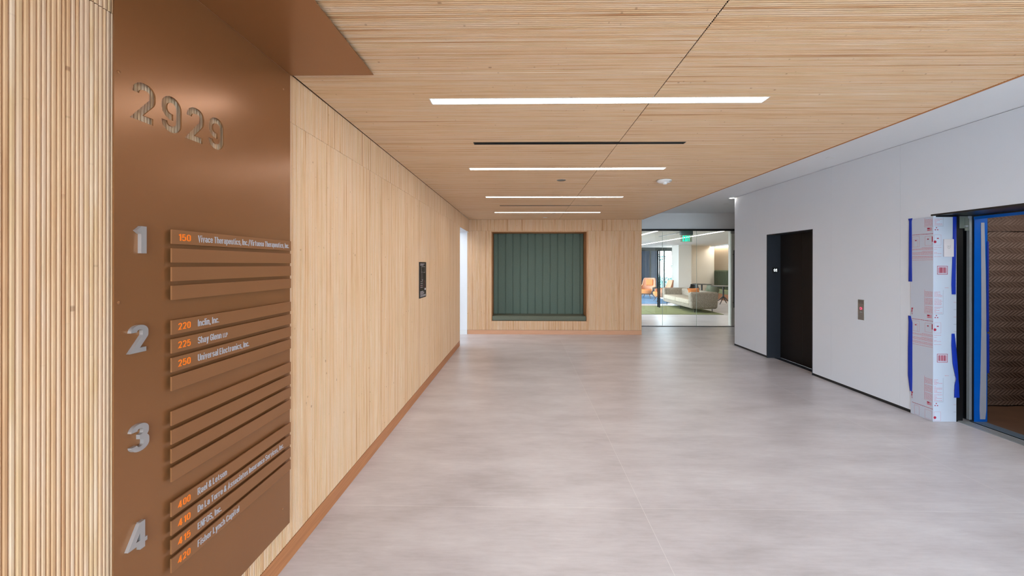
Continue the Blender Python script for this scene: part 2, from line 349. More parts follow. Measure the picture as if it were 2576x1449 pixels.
def glyph(ch, s):
    """strokes of a glyph: list of (points, closed)"""
    val = {'T': 10 - s / 2, 'B': s / 2, 'X': 7.2 - s / 2}
    out = []
    for st in GL[ch].split(';'):
        toks = st.split(); closed = toks[-1] == 'z'
        if closed: toks = toks[:-1]
        P = []
        for t in toks:
            q = t.split(','); P.append((float(q[0]), val[q[1]] if q[1] in val else float(q[1]), float(q[2]) if len(q) > 2 else 0))
        pts = []; n = len(P)
        for i, (x, y, r) in enumerate(P):
            if r <= 0 or (not closed and i in (0, n - 1)): pts.append((x, y)); continue
            a, b = Vector(P[i - 1][:2]), Vector(P[(i + 1) % n][:2]); p = Vector((x, y))
            d1, d2 = (a - p), (b - p); l1, l2 = d1.length, d2.length; d1.normalize(); d2.normalize()
            ang = math.acos(max(-1, min(1, d1.dot(d2)))); cut = min(r / math.tan(ang / 2), l1 * 0.5 if P[i - 1][2] else l1 * .98, l2 * 0.5 if P[(i + 1) % n][2] else l2 * .98)
            rr = cut * math.tan(ang / 2); c = p + (d1 + d2).normalized() * (rr / math.sin(ang / 2))
            s0, s1 = p + d1 * cut - c, p + d2 * cut - c
            a0 = math.atan2(s0.y, s0.x); da = math.atan2(s0.x * s1.y - s0.y * s1.x, s0.dot(s1))
            for k in range(7):
                an = a0 + da * k / 6; pts.append((c.x + rr * math.cos(an), c.y + rr * math.sin(an)))
        out.append((pts, closed))
    return out

def ribbon(pts, closed, s):
    """left and right outline of a stroke of width s"""
    cl = []
    for p in pts:
        if not cl or (Vector(p) - Vector(cl[-1])).length > 1e-4: cl.append(p)
    if closed and (Vector(cl[0]) - Vector(cl[-1])).length < 1e-4: cl.pop()
    n = len(cl); Lf, Rt = [], []
    for i, p in enumerate(cl):
        p = Vector(p)
        a = Vector(cl[i - 1]) if (closed or i > 0) else None; b = Vector(cl[(i + 1) % n]) if (closed or i < n - 1) else None
        d1 = (p - a).normalized() if a is not None else (b - p).normalized(); d2 = (b - p).normalized() if b is not None else d1
        n1 = Vector((-d1.y, d1.x)); n2 = Vector((-d2.y, d2.x)); m = n1 + n2
        m = m.normalized() if m.length > 1e-6 else n1
        k = min(1 / max(0.2, m.dot(n1)), 2.2)
        Lf.append(p + m * (s / 2 * k)); Rt.append(p - m * (s / 2 * k))
    return Lf, Rt

def text_len(txt, s, gap):
    x = 0
    for ch in txt: x += 2.0 if ch == ' ' else max(max(p[0] for st in glyph(ch, s) for p in st[0]), .1) + s + gap
    return x - gap

def text_into(mb, txt, org, ux, uy, height, sx=1.0, s=1.35, gap=0.75, depth=0.0006):
    """writes txt with its lower left at org; returns the width"""
    org, ux, uy = Vector(org), Vector(ux), Vector(uy); nn = ux.cross(uy); k = height / 10; x = 0; dep0 = depth
    for ch in txt:
        if ch == ' ': x += 2.0; continue
        g = glyph(ch, s); wd = max(max(p[0] for st in g for p in st[0]), .1)
        for si, (pts, closed) in enumerate(g):
            Lf, Rt = ribbon(pts, closed, s); n = len(Lf); i0 = len(mb.v); depth = dep0 + si * max(0.00012, dep0 * 0.02)
            for a, b in zip(Lf, Rt):
                for q in (a, b):
                    w = org + ux * ((x + s / 2 + q.x) * k * sx) + uy * (q.y * k)
                    mb.v.append(tuple(w + nn * depth)); mb.v.append(tuple(w))
            m = n if closed else n - 1
            for i in range(m):
                a, b = i0 + 4 * i, i0 + 4 * ((i + 1) % n)      # a: L top, a+1: L base, a+2: R top, a+3: R base
                mb.f.append((a, a + 2, b + 2, b)); mb.f.append((a + 1, a, b, b + 1)); mb.f.append((a + 2, a + 3, b + 3, b + 2))
            if not closed:
                a, b = i0, i0 + 4 * (n - 1)
                mb.f.append((a, a + 1, a + 3, a + 2)); mb.f.append((b, b + 2, b + 3, b + 1))
        x += wd + s + gap
    return (x - gap) * k * sx

# ------------------------------------------------------------------ ribbed cladding
PROF = ((0.0, -0.0058), (0.0015, -0.0017), (0.30, 0.0), (0.70, 0.0), (-0.0015, -0.0017), (1.0, -0.0058))
def ribs(name, mat, org, U, V, Nn, u0, u1, segs, seed, pitch=0.0125):
    """ribs that follow one another along U, each running along V; segs(ua, ub) gives their runs"""
    rnd = random.Random(seed); org, U, V, Nn = Vector(org), Vector(U), Vector(V), Vector(Nn)
    vs_, fs, cols = [], [], []
    u = u0
    while u < u1 - 0.004:
        w = min(pitch * rnd.choice((0.8, 0.95, 1.0, 1.0, 1.1, 1.2)), u1 - u)
        c = (min(1, max(0, rnd.gauss(0.52, 0.155))), rnd.random(), rnd.random(), 1)
        for va, vb in segs(u, u + w):
            i = len(vs_)
            for (a, h) in PROF:
                du = a * w if (a == 0 or abs(a) > 0.01) else (a if a > 0 else w + a)
                for vv in (va, vb): vs_.append(org + U * (u + du) + V * vv + Nn * h)
            for k in range(5):
                fs.append((i + 2 * k, i + 2 * k + 2, i + 2 * k + 3, i + 2 * k + 1)); cols.append(c)
        u += w
    me = bpy.data.meshes.new(name); me.from_pydata([tuple(v) for v in vs_], [], fs); me.update()
    at = me.color_attributes.new('rib', 'FLOAT_COLOR', 'CORNER')
    buf = []
    for c in cols: buf += list(c) * 4
    at.data.foreach_set('color', buf)
    if me.polygons[0].normal.dot(Nn) < 0: me.flip_normals()
    return link_mesh(name, me, mat)

# ------------------------------------------------------------------ SETTING
# floors
struct(MB().box(-4.2, 12.0, YB, 23.0, -0.2, 0).build('floor', M['floor'], fix=True), 'grey mottled large-format tile floor with fine pale joints')

# left ribbed wall
struct(B('wall_left', M['groove'], (XL - 0.25, XL - 0.006, YB, 8.03, 0, W)), 'dark backing of the ribbed timber wall on the left', 'wall')
o = ribs('wall_left', M['rib_v'], (XL, 0, 0), (0, 1, 0), (0, 0, 1), (1, 0, 0), YB, 8.03, lambda a, b: [(0.106, 2.3672)], 3)
struct(o, 'light timber upright ribs of the tall left wall behind the bronze directory', 'wall')
o = ribs('wall_left', M['rib_v'], (XL, 0, 0), (0, 1, 0), (0, 0, 1), (1, 0, 0), YB, D - 0.006, lambda a, b: [(2.3690 if b < 8.03 else 2.338, 2.6245)], 4)
struct(o, 'upper band of short upright timber ribs along the left wall under the ceiling', 'wall')
struct(B('wall_left', M['white'], (XL - 0.25, XL - 0.006, 8.03, D, 2.336, W)), 'white header over the opening at the end of the left wall', 'wall')
struct(B('trim_1', M['charcoal'], (XL - 0.25, XL - 0.001, 8.03, 8.036, 0, 2.336)), 'dark metal edge where the left ribbed wall ends at the opening', 'trim')
struct(B('baseboard_left', M['base_wood'], (XL - 0.006, XL + 0.001, YB, 8.03, 0, 0.103), bevel=0), 'orange oak baseboard along the left ribbed wall', 'baseboard')

# back wall with a niche
NX0, NX1, NZ0, NZ1, NY = -0.733, 1.420, 0.310, 2.339, 9.83
def bseg(a, b):
    m = (a + b) / 2
    return [(0.100, NZ0 - 0.004), (NZ1 + 0.012, 2.3672)] if NX0 - 0.012 < m < NX1 + 0.012 else [(0.100, 2.3672)]
mb = MB()
mb.box(-1.305, NX0 - 0.02, D + 0.006, D + 0.62, 0, W).box(NX1 + 0.02, XE - 0.014, D + 0.006, D + 0.62, 0, W)
mb.box(NX0 - 0.02, NX1 + 0.02, D + 0.006, D + 0.62, 0, NZ0 - 0.004).box(NX0 - 0.02, NX1 + 0.02, D + 0.006, D + 0.62, NZ1 + 0.02, W).box(NX0 - 0.02, NX1 + 0.02, NY + 0.05, D + 0.62, NZ0, NZ1 + 0.02)
struct(mb.build('wall_back', M['groove']), 'dark backing of the ribbed back wall around the bench niche', 'wall')
o = ribs('wall_back', M['rib_v'], (0, D, 0), (1, 0, 0), (0, 0, 1), (0, -1, 0), -1.305, XE - 0.014, bseg, 5)
struct(o, 'light timber upright ribs of the back wall around the green bench niche', 'wall')
o = ribs('wall_back', M['rib_v'], (0, D, 0), (1, 0, 0), (0, 0, 1), (0, -1, 0), -1.305, XE - 0.014, lambda a, b: [(2.3690, 2.626)], 6)
struct(o, 'upper band of short timber ribs above the green bench niche', 'wall')
struct(B('baseboard_back', M['base_wood_x'], (-1.30, XE - 0.014, D - 0.002, D + 0.006, 0, 0.096)), 'pale oak baseboard under the bench niche', 'baseboard')
mb = MB(); t = 0.012
mb.box(NX0 - t, NX0, D - 0.004, NY + 0.04, NZ0 - t, NZ1 + t).box(NX1, NX1 + t, D - 0.004, NY + 0.04, NZ0 - t, NZ1 + t).box(NX0 - t, NX1 + t, D - 0.004, NY + 0.04, NZ1, NZ1 + t)
struct(mb.build('trim_2', M['trim_wood']), 'thin wooden lining framing the bench niche', 'trim')
struct(B('wall_back', M['white_lounge'], (-1.305, XE - 0.014, D + 0.62, YG + 0.05, 0, W)), 'white side of the wall block behind the bench niche by the glass doors', 'wall')

# small hall behind the opening on the left
struct(MB().box(-3.6, -1.305, D, D + 0.1, 0, W).box(-3.6, -3.5, 7.0, D, 0, W).box(-3.6, XL - 0.25, 6.9, 7.0, 0, W).build('wall_hall', M['white_ceil']), 'bright white wall of the small hall seen through the left opening', 'wall')
struct(B('baseboard_hall', M['plastic'], (-3.5, -1.305, D - 0.012, D, 0, 0.10)), 'white baseboard in the small hall beyond the left opening', 'baseboard')
struct(B('ceiling_hall', M['white_ceil'], (-3.6, XL - 0.25, 6.9, D, 2.7, 2.8)), 'white ceiling of the small hall', 'ceiling')

# ceilings
LIGHT_Y = (2.575, 4.405, 6.252, 8.112); LX0, LX1, LHW = -0.590, 1.505, 0.042
VENT_Y = (3.475, 7.152); VX0, VX1, VHW = -0.430, 1.357, 0.030
XC = 0.795
def cseg(x0, x1):
    def f(a, b):
        m = (a + b) / 2; cuts = []
        for y in LIGHT_Y:
            if abs(m - y) < LHW: cuts.append((LX0, LX1))
        for y in VENT_Y:
            if abs(m - y) < VHW: cuts.append((VX0, VX1))
        if not cuts: return [(x0, x1)]
        c0, c1 = cuts[0]; out = []
        if c0 > x0: out.append((x0, min(c0, x1)))
        if c1 < x1: out.append((max(c1, x0), x1))
        return out
    return f
mb = MB()
ys = sorted([(y - LHW, y + LHW, LX0, LX1) for y in LIGHT_Y] + [(y - VHW, y + VHW, VX0, VX1) for y in VENT_Y])
cur = YB
for (ya, yb, xa, xb) in ys:
    mb.box(XL - 0.25, XE, cur, ya, H + 0.006, H + 0.05); mb.box(XL - 0.25, xa, ya, yb, H + 0.006, H + 0.05); mb.box(xb, XE, ya, yb, H + 0.006, H + 0.05); cur = yb
mb.box(XL - 0.25, XE, cur, D + 0.01, H + 0.006, H + 0.05)
struct(mb.build('ceiling', M['dark']), 'dark backing above the ribbed timber ceiling', 'ceiling')
o = ribs('ceiling', M['rib_h'], (0, 0, H), (0, 1, 0), (1, 0, 0), (0, 0, -1), YB, D - 0.002, cseg(XL + 0.0035, XC - 0.0025), 7)
struct(o, 'ribbed light timber ceiling bay beside the left wall', 'ceiling')
o = ribs('ceiling', M['rib_h'], (0, 0, H), (0, 1, 0), (1, 0, 0), (0, 0, -1), YB, D - 0.002, cseg(XC + 0.0025, XE), 8)
struct(o, 'ribbed light timber ceiling bay beside the white ceiling strip', 'ceiling')
struct(B('trim_3', M['trim_wood'], (XE, XE + 0.012, YB, D, H - 0.004, W)), 'thin brown edge of the ribbed timber ceiling', 'trim')
struct(B('ceiling_side', M['white_ceil'], (XL - 0.3, 7.4, YB, YG + 0.05, W, W + 0.15)), 'smooth white ceiling strip along the elevator wall', 'ceiling')

# elevator wall: white panels with joints, openings for two elevators
E1, E2, EZ, JX = (6.002, 7.100), (3.146, 4.246), 2.104, 4.403
def wall_box(y0, y1, z0, z1, mb): mb.box(XR + 0.02, JX + (0.0 if y0 > E2[0] - 0.01 and y0 < 4.3 else 0.15), y0, y1, z0, z1)
mb = MB()
wall_box(YB, E2[0] - 0.004, 0, W, mb); wall_box(E2[1] + 0.004, 4.76, 0, W, mb); wall_box(4.76, E1[0] - 0.004, 0, W, mb); wall_box(E1[1] + 0.004, YE - 0.004, 0, W, mb)
wall_box(E2[0] - 0.004, E2[1] + 0.004, EZ + 0.004, W, mb); wall_box(E1[0] - 0.004, E1[1] + 0.004, EZ + 0.004, W, mb)
struct(mb.build('wall_right', M['white']), 'white core of the elevator wall', 'wall')
mb = MB(); js = [YB, -0.4, 1.4, E2[0], 4.614, 5.634, E1[1] + 0.352, YE]
def panel(y0, y1, z0=0.035, z1=W - 0.004): mb.box(XR, XR + 0.021, y0, y1, z0, z1)
g = 0.0009
panel(YB, -0.4 - g); panel(-0.4 + g, 1.4 - g); panel(1.4 + g, E2[0]); panel(E2[0], E2[1], EZ); panel(E2[1], 4.614 - g); panel(4.614 + g, 5.634 - g)
panel(5.634 + g, E1[0]); panel(E1[0], E1[1], EZ); panel(E1[1], 7.452 - g); panel(7.452 + g, YE)
struct(mb.build('wall_right', M['white']), 'smooth white wall panels with thin upright joints around the elevators', 'wall')
mb = MB(); mb.box(XR + 0.008, XR + 0.022, YB, E2[0], 0, 0.035).box(XR + 0.008, XR + 0.022, E2[1], E1[0], 0, 0.035).box(XR + 0.008, XR + 0.022, E1[1], YE, 0, 0.035)
struct(mb.build('baseboard_right', M['black']), 'recessed black base under the white elevator wall', 'baseboard')
struct(B('trim_4', M['charcoal'], (XR, JX + 0.15, YE - 0.004, YE + 0.004, 0, W)), 'dark end edge of the white elevator wall', 'trim')
# far corridor shell on the right
struct(MB().box(7.3, 7.4, YE, YG + 0.05, 0, W).box(JX + 0.15, 7.4, YE - 0.1, YE, 0, W).build('wall_corridor', M['white_lounge']), 'white wall of the side corridor beyond the elevator wall', 'wall')

# entrance glazing behind the viewer
w1 = thing('window_1', 'tall glazed entrance front opposite the bench niche', 'window', (0, 0, 0), kind='structure')
mb = MB()
for k in range(5): x = XL + 0.03 + k * (XR - XL - 0.06) / 4; mb.box(x - 0.03, x + 0.03, YB - 0.08, YB, 0, W)
mb.box(XL, XR, YB - 0.08, YB, 2.62, W).box(XL, XR, YB - 0.08, YB, 0, 0.06)
mb.build('window_frame', M['mullion'], w1)
B('pane', M['glass'], (XL, XR, YB - 0.045, YB - 0.035, 0.06, 2.62), w1)

# ------------------------------------------------------------------ LOUNGE SHELL
struct(B('ceiling_lounge', M['white_lounge'], (0.9, 12.0, YG + 0.05, 22.6, LC, LC + 0.2)), 'pale lounge ceiling beyond the glass doors', 'ceiling')
struct(B('wall_glass_header', M['white_ceil'], (XE - 0.02, 7.3, YG + 0.03, YG + 0.13, 2.519, W)), 'white wall above the black glass door header', 'wall')
struct(B('wall_lounge_back', M['white_lounge'], (7.40, 9.55, 20.5, 20.6, 0, LC)), 'pale far wall of the lounge behind the small tables', 'wall')
struct(B('wall_lounge_right', M['taupe'], (9.45, 9.55, YG + 0.1, 20.5, 0, LC)), 'taupe wall of the lounge behind the olive banquette', 'wall')
struct(B('wall_lounge_stub', M['white_lounge'], (5.42, 9.45, 10.80, 10.95, 0, LC)), 'cream end wall beside the right glass door', 'wall')
struct(B('column', M['white_lounge'], (7.32, 7.92, 19.5, 20.37, 0, LC)), 'square pale column in the lounge beside the bright window', 'column')
struct(MB().box(0.9, 1.0, YG + 0.05, 12.4, 0, LC).box(0.9, 1.0, 21.6, 22.6, 0, LC).box(0.9, 1.0, 12.4, 21.6, 0, 0.12).box(0.9, XE, YG + 0.05, YG + 0.1, 0, LC).build('wall_lounge_left', M['white_lounge']), 'pale left wall of the lounge with a wide window', 'wall')
w2 = thing('window_2', 'tall bright lounge window with slim dark mullions and green trees outside', 'window', (0, 0, 0), kind='structure')
mb = MB()
mb.box(7.28, 7.33, 22.45, 22.55, 0, 2.34).box(7.62, 7.69, 22.45, 22.55, 0, 2.34).box(8.26, 8.32, 22.45, 22.55, 0, 2.34).box(1.0, 9.6, 22.45, 22.6, 2.34, LC).box(7.28, 8.3, 22.45, 22.55, 0, 0.05)
mb.build('window_frame', M['mullion'], w2)
B('pane', M['glass'], (7.30, 8.30, 22.495, 22.505, 0.05, 2.34), w2)
struct(B('wall_lounge_far', M['mullion'], (8.30, 9.6, 22.45, 22.6, 0, 2.34)), 'dark far end of the lounge behind the column', 'wall')
w3 = thing('window_3', 'dark blue reflective glazing behind the peach armchairs', 'window', (0, 0, 0), kind='structure')
mb = MB()
for x in (1.0, 3.1, 5.2, 6.86): mb.box(x, x + 0.06, 22.44, 22.55, 0, 2.34)
mb.build('window_frame', M['mullion'], w3)
B('pane', M['glass_dark'], (1.0, 7.28, 22.48, 22.52, 0, 2.34), w3)
w4 = thing('window_4', 'wide side window that lights the lounge floor', 'window', (0, 0, 0), kind='structure')
mb = MB()
for k in range(6): y = 12.4 + k * 1.82; mb.box(0.92, 0.99, y, y + 0.06, 0.12, LC)
mb.build('window_frame', M['mullion'], w4)
B('pane', M['glass'], (0.95, 0.96, 12.4, 21.6, 0.12, LC), w4)

# ------------------------------------------------------------------ BRONZE DIRECTORY
sign = thing('directory_sign', 'tall bronze tenant directory with 2929 cut through it, fixed to the left ribbed wall', 'sign', (XL, 1.7, 0))
def into(o, par):   # parent while keeping world coordinates
    o.parent = par; o.matrix_parent_inverse = par.matrix_world.inverted() if par.matrix_world != Matrix() else Matrix.Translation(-Vector(par.location)); return o
PY0, PY1, PZ0, PZ1, PX = 1.222, 2.156, 0.225, 2.606, -1.246
# sheet with the digits cut out (filled curve with holes)
cu = bpy.data.curves.new('panel', 'CURVE'); cu.dimensions = '2D'; cu.fill_mode = 'BOTH'; cu.extrude = 0.0025
def spline(pts):
    sp = cu.splines.new('POLY'); sp.points.add(len(pts) - 1)
    for i, p in enumerate(pts): sp.points[i].co = (p[0], p[1], 0, 1)
    sp.use_cyclic_u = True
spline([(PY0, PZ0), (PY1, PZ0), (PY1, PZ1), (PY0, PZ1)])
for ch, y0 in zip('2929', (1.279, 1.384, 1.489, 1.594)):
    for pts, closed in glyph(ch + 'wide', 1.75):
        Lf, Rt = ribbon(pts, closed, 1.75); k = 0.0127; sxx = 0.083 / ((4.4 + 1.75) * k)
        poly = [(y0 + (q.x + 0.87) * k * sxx, 2.064 + q.y * k) for q in Lf + Rt[::-1]]
        spline(poly)
co = bpy.data.objects.new('tmp_curve', cu); COL.objects.link(co)
dg = bpy.context.evaluated_depsgraph_get(); me = bpy.data.meshes.new_from_object(co.evaluated_get(dg))
bpy.data.objects.remove(co)
me.transform(Matrix(((0, 0, 1, PX - 0.0025), (1, 0, 0, 0), (0, 1, 0, 0), (0, 0, 0, 1))))
o = link_mesh('sign_panel', me, M['bronze']); into(o, sign)
o = B('edge_bead', M['bronze_plate'], (PX + 0.0002, PX + 0.0022, 0.9, PY1, PZ1 - 0.0022, PZ1 - 0.0002)); into(o, sign)  # thin bead added to give the light line along the fold
o = B('canopy_panel', M['bronze'], (PX, -0.803, 0.9, 2.163, PZ1, PZ1 + 0.005)); into(o, sign)
for (y, z) in ((2.093, 2.504), (2.091, 0.337), (1.235, 1.481), (1.235, 2.19)):
    o = MB().lathe([(0.005, PX), (0.005, PX + 0.002), (0.003, PX + 0.003)], (0, y, z), 12, 'x').build('screw', M['bronze_plate'], smooth=True); into(o, sign)
rows = [('150', 'Vivace Therapeutics, Inc./Virtuoso Therapeutics, Inc.'), None, None, None,
        ('220', 'Inclin, Inc.'), ('225', 'Shay Glenn'), ('250', 'Universal Electronics, Inc.'), None,
        None, None, None, None,
        ('400', 'Rael & Letson'), ('410', 'De La Torre & Associates Insurance Services, Inc.'), ('415', 'ENFOS, Inc.'), ('420', 'Fisher Lynch Capital')]
FX = -1.229
SXT = 0.603 / (text_len(rows[0][1], 1.35, 0.75) * 0.00255)
for k, r in enumerate(rows):
    zt = 1.7205 - (k // 4) * 0.318 - (k % 4) * 0.0655
    if k < 1: pass
    p = B('name_plate', M['bronze_plate'], (FX - 0.0055, FX, 1.407, 2.136, zt - 0.050, zt)); into(p, sign)
    for yy in (1.5, 2.05):
        q = MB().lathe([(0.004, PX - 0.0001), (0.004, FX - 0.005)], (0, yy, zt - 0.025), 8, 'x').build('standoff', M['bronze']); into(q, sign)
    if r:
        p['label'] = 'name plate lettered %s' % r[0]
        mb = MB(); wd = text_len(r[0], 1.5, 0.9) * 0.0024
        text_into(mb, r[0], (FX, 1.4335, zt - 0.0375), (0, 1, 0), (0, 0, 1), 0.0245, 0.053 / wd, 1.5, 0.9)
        q = mb.build('suite_number', M['orange_let'], fix=False); into(q, sign); q.parent = p; q.matrix_parent_inverse = sign.matrix_parent_inverse
        q.matrix_parent_inverse = (Matrix.Translation(Vector(sign.location)) @ p.matrix_parent_inverse).inverted() if False else Matrix()
        mb = MB(); wx = text_into(mb, r[1], (FX, 1.521, zt - 0.0375), (0, 1, 0), (0, 0, 1), 0.0252, SXT)
        if r[0] == '225': text_into(mb, 'LLP', (FX, 1.521 + wx + 0.009, zt - 0.0375), (0, 1, 0), (0, 0.0, 1), 0.0175, 1.0, 1.5)
        q2 = mb.build('tenant_name', M['letter'], fix=False); q2.parent = p
for k, ch in enumerate('1234'):
    mb = MB(); zb = 1.6345 - k * 0.318
    wd = {'1': 0.038, '2': 0.062, '3': 0.062, '4': 0.072}[ch]; y0 = {'1': 1.279, '2': 1.264, '3': 1.265, '4': 1.259}[ch]
    nat = (max(p[0] for st in glyph(ch, 1.65) for p in st[0]) + 1.65) * 0.0088
    text_into(mb, ch, (PX, y0, zb), (0, 1, 0), (0, 0, 1), 0.0875, wd / nat, 1.65 if ch != '4' else 1.5, 0.7, depth=0.012)
    q = mb.build('floor_number', M['digit'], fix=False); into(q, sign); q['label'] = 'raised satin metal numeral %s' % ch

# evacuation map on the ribbed wall
MP = thing('wall_map', 'small black evacuation map with white print on the left ribbed wall', 'sign', (XL, 5.06, 1.4))
def sub(mb, name, mat, par, **k):
    q = mb.build(name, mat, **k); q.parent = par; q.matrix_parent_inverse = Matrix.Translation(-Vector(par.location)); return q
MX = XL + 0.008
sub(MB().box(XL, MX, 4.896, 5.223, 1.187, 1.627), 'map_plate', M['map_black'], MP)
mb = MB(); rnd = random.Random(11)
def dash(m, y0, y1, z0, z1, x=MX): m.quad((x + 0.0006, y0, z0), (x + 0.0006, y1, z0), (x + 0.0006, y1, z1), (x + 0.0006, y0, z1))
for z, l in ((1.60, 0.20), (1.585, 0.14), (1.262, 0.14), (1.247, 0.18), (1.232, 0.16), (1.215, 0.26), (1.202, 0.26)):
    y = 4.93
    while y < 4.93 + l: w_ = rnd.uniform(0.012, 0.03); dash(mb, y, y + w_, z, z + 0.008); y += w_ + 0.005
for a in ((4.98, 5.16, 1.568, 1.572), (4.98, 4.985, 1.50, 1.57), (5.155, 5.16, 1.50, 1.57), (4.98, 5.04, 1.50, 1.504), (5.08, 5.16, 1.496, 1.50), (4.99, 4.994, 1.41, 1.50), (5.03, 5.034, 1.42, 1.49), (4.99, 5.06, 1.408, 1.412), (5.02, 5.05, 1.40, 1.404)): dash(mb, *a)
for r_ in range(4):
    dash(mb, 4.94, 4.96, 1.385 - r_ * 0.024, 1.393 - r_ * 0.024); dash(mb, 4.97, 5.05, 1.387 - r_ * 0.024, 1.391 - r_ * 0.024)
dash(mb, 5.14, 5.20, 1.275, 1.30)
sub(mb, 'map_print', M['map_print'], MP, fix=False)
mb = MB()
for r_ in range(4): dash(mb, 5.10, 5.15, 1.385 - r_ * 0.024, 1.392 - r_ * 0.024)
dash(mb, 4.94, 5.02, 1.33, 1.334)
sub(mb, 'red_print', M['map_red'], MP, fix=False)

# ------------------------------------------------------------------ CEILING FIXTURES
names = ('nearest the bronze canopy', 'second from the bronze canopy', 'third from the bronze canopy', 'closest to the back wall')
for y, nm in zip(LIGHT_Y, names):
    t_ = thing('ceiling_light', 'long glowing linear light recessed in the ribbed ceiling, ' + nm, 'light', (0.45, y, H), group='linear lights in the ribbed ceiling')
    mb = MB()
    mb.box(LX0 - 0.002, LX1 + 0.002, y - LHW - 0.004, y - LHW + 0.002, H - 0.001, H + 0.045).box(LX0 - 0.002, LX1 + 0.002, y + LHW - 0.002, y + LHW + 0.004, H - 0.001, H + 0.045)
    mb.box(LX0 - 0.002, LX0 + 0.004, y - LHW, y + LHW, H - 0.001, H + 0.045).box(LX1 - 0.004, LX1 + 0.002, y - LHW, y + LHW, H - 0.001, H + 0.045)
    sub(mb, 'frame', M['plastic'], t_)
    sub(MB().box(LX0 + 0.004, LX1 - 0.004, y - LHW + 0.002, y + LHW - 0.002, H + 0.006, H + 0.02), 'diffuser', M['bar'], t_)
for y, nm in zip(VENT_Y, ('between the first two lights', 'between the last two lights')):
    t_ = thing('air_vent', 'thin black slot vent in the ribbed ceiling ' + nm, 'vent', (0.45, y, H), group='slot vents in the ribbed ceiling')
    mb = MB(); mb.box(VX0, VX1, y - VHW, y - VHW + 0.004, H - 0.001, H + 0.05).box(VX0, VX1, y + VHW - 0.004, y + VHW, H - 0.001, H + 0.05).box(VX0, VX0 + 0.004, y - VHW, y + VHW, H - 0.001, H + 0.05).box(VX1 - 0.004, VX1, y - VHW, y + VHW, H - 0.001, H + 0.05)
    sub(mb, 'frame', M['black'], t_)
    sub(MB().box(VX0, VX1, y - VHW, y + VHW, H + 0.045, H + 0.05), 'backing', M['dark'], t_)
    sub(MB().box(VX0, VX1, y - 0.004, y + 0.004, H + 0.002, H + 0.03), 'deflector_blade', M['black'], t_)
for (x, y, r, lb) in ((0.452, 4.998, 0.056, 'flat round grey cover plate in the ribbed ceiling beside the smoke detector'), (0.458, 8.97, 0.05, 'flat round pale cover plate in the ribbed ceiling just before the back wall')):
    o = MB().lathe([(r, H + 0.004), (r, H - 0.001), (r * 0.94, H - 0.003)], (x, y, 0), 28).build('cover_plate', M['steel'] if r > 0.052 else M['plastic'], smooth=True); tag(o, lb, 'cover plate')
t_ = thing('smoke_detector', 'white round smoke detector with strobe under the ribbed ceiling', 'smoke detector', (1.70, 5.0, H))
sub(MB().lathe([(0.078, H), (0.088, H - 0.006), (0.088, H - 0.018), (0.07, H - 0.03), (0.045, H - 0.036)], (1.70, 5.0, 0), 32), 'detector_body', M['plastic'], t_, smooth=True)
sub(MB().lathe([(0.026, H - 0.034), (0.026, H - 0.05), (0.018, H - 0.058)], (1.70, 4.97, 0), 20), 'sensor', M['plastic'], t_, smooth=True)
sub(MB().box(1.735, 1.765, 4.93, 4.945, H - 0.03, H - 0.018), 'strobe_lens', M['steel'], t_)

def round_fix(name, x, y, r, mat, lb, cat, grp=None):
    t_ = thing(name, lb, cat, (x, y, W), group=grp)
    mb = MB().lathe([(r, W), (r, W - 0.004), (r * 0.78, W - 0.004), (r * 0.74, W)], (x, y, 0), 28)
    sub(mb, 'trim_ring', M['plastic'], t_, smooth=True)
    sub(MB().lathe([(r * 0.76, W - 0.001), (r * 0.76, W - 0.003)], (x, y, 0), 28), 'aperture', mat, t_)
round_fix('recessed_cap', 3.813, 5.155, 0.05, M['plastic'], 'small round pale cap in the white ceiling strip', 'sprinkler cap')
round_fix('downlight', 4.156, 8.253, 0.06, M['down'], 'small round lit downlight just past the end of the elevator wall', 'light')
round_fix('downlight', 4.425, 9.061, 0.05, M['plastic'], 'small round unlit fitting in the white ceiling before the glass doors', 'light')
for (x, y, lb) in ((3.487, 3.775, 'short black ceiling slot beside the ribbed ceiling edge, level with the open elevator'), (3.49, 6.665, 'short black ceiling slot beside the ribbed ceiling edge, near the closed elevator')):
    t_ = thing('ceiling_slot', lb, 'vent', (x, y, W), group='short black slots in the white ceiling')
    sub(MB().box(x - 0.10, x + 0.012, y - 0.05, y + 0.05, W - 0.003, W), 'frame', M['black'], t_)
    sub(MB().box(x - 0.09, x + 0.002, y - 0.006, y + 0.006, W - 0.006, W - 0.003), 'blade', M['charcoal'], t_)
# unseen glowing panel added to brighten the small hall
t_ = thing('hall_light', 'unseen glowing square panel added to brighten the small white hall', 'light', (-2.2, 8.3, 2.7))
sub(MB().box(-2.9, -1.7, 7.7, 8.9, 2.67, 2.70), 'frame', M['plastic'], t_)
sub(MB().box(-2.85, -1.75, 7.75, 8.85, 2.664, 2.67), 'diffuser', emission('lit_hall_diffuser', (0.92, 0.97, 1.0, 1), 6.0), t_)

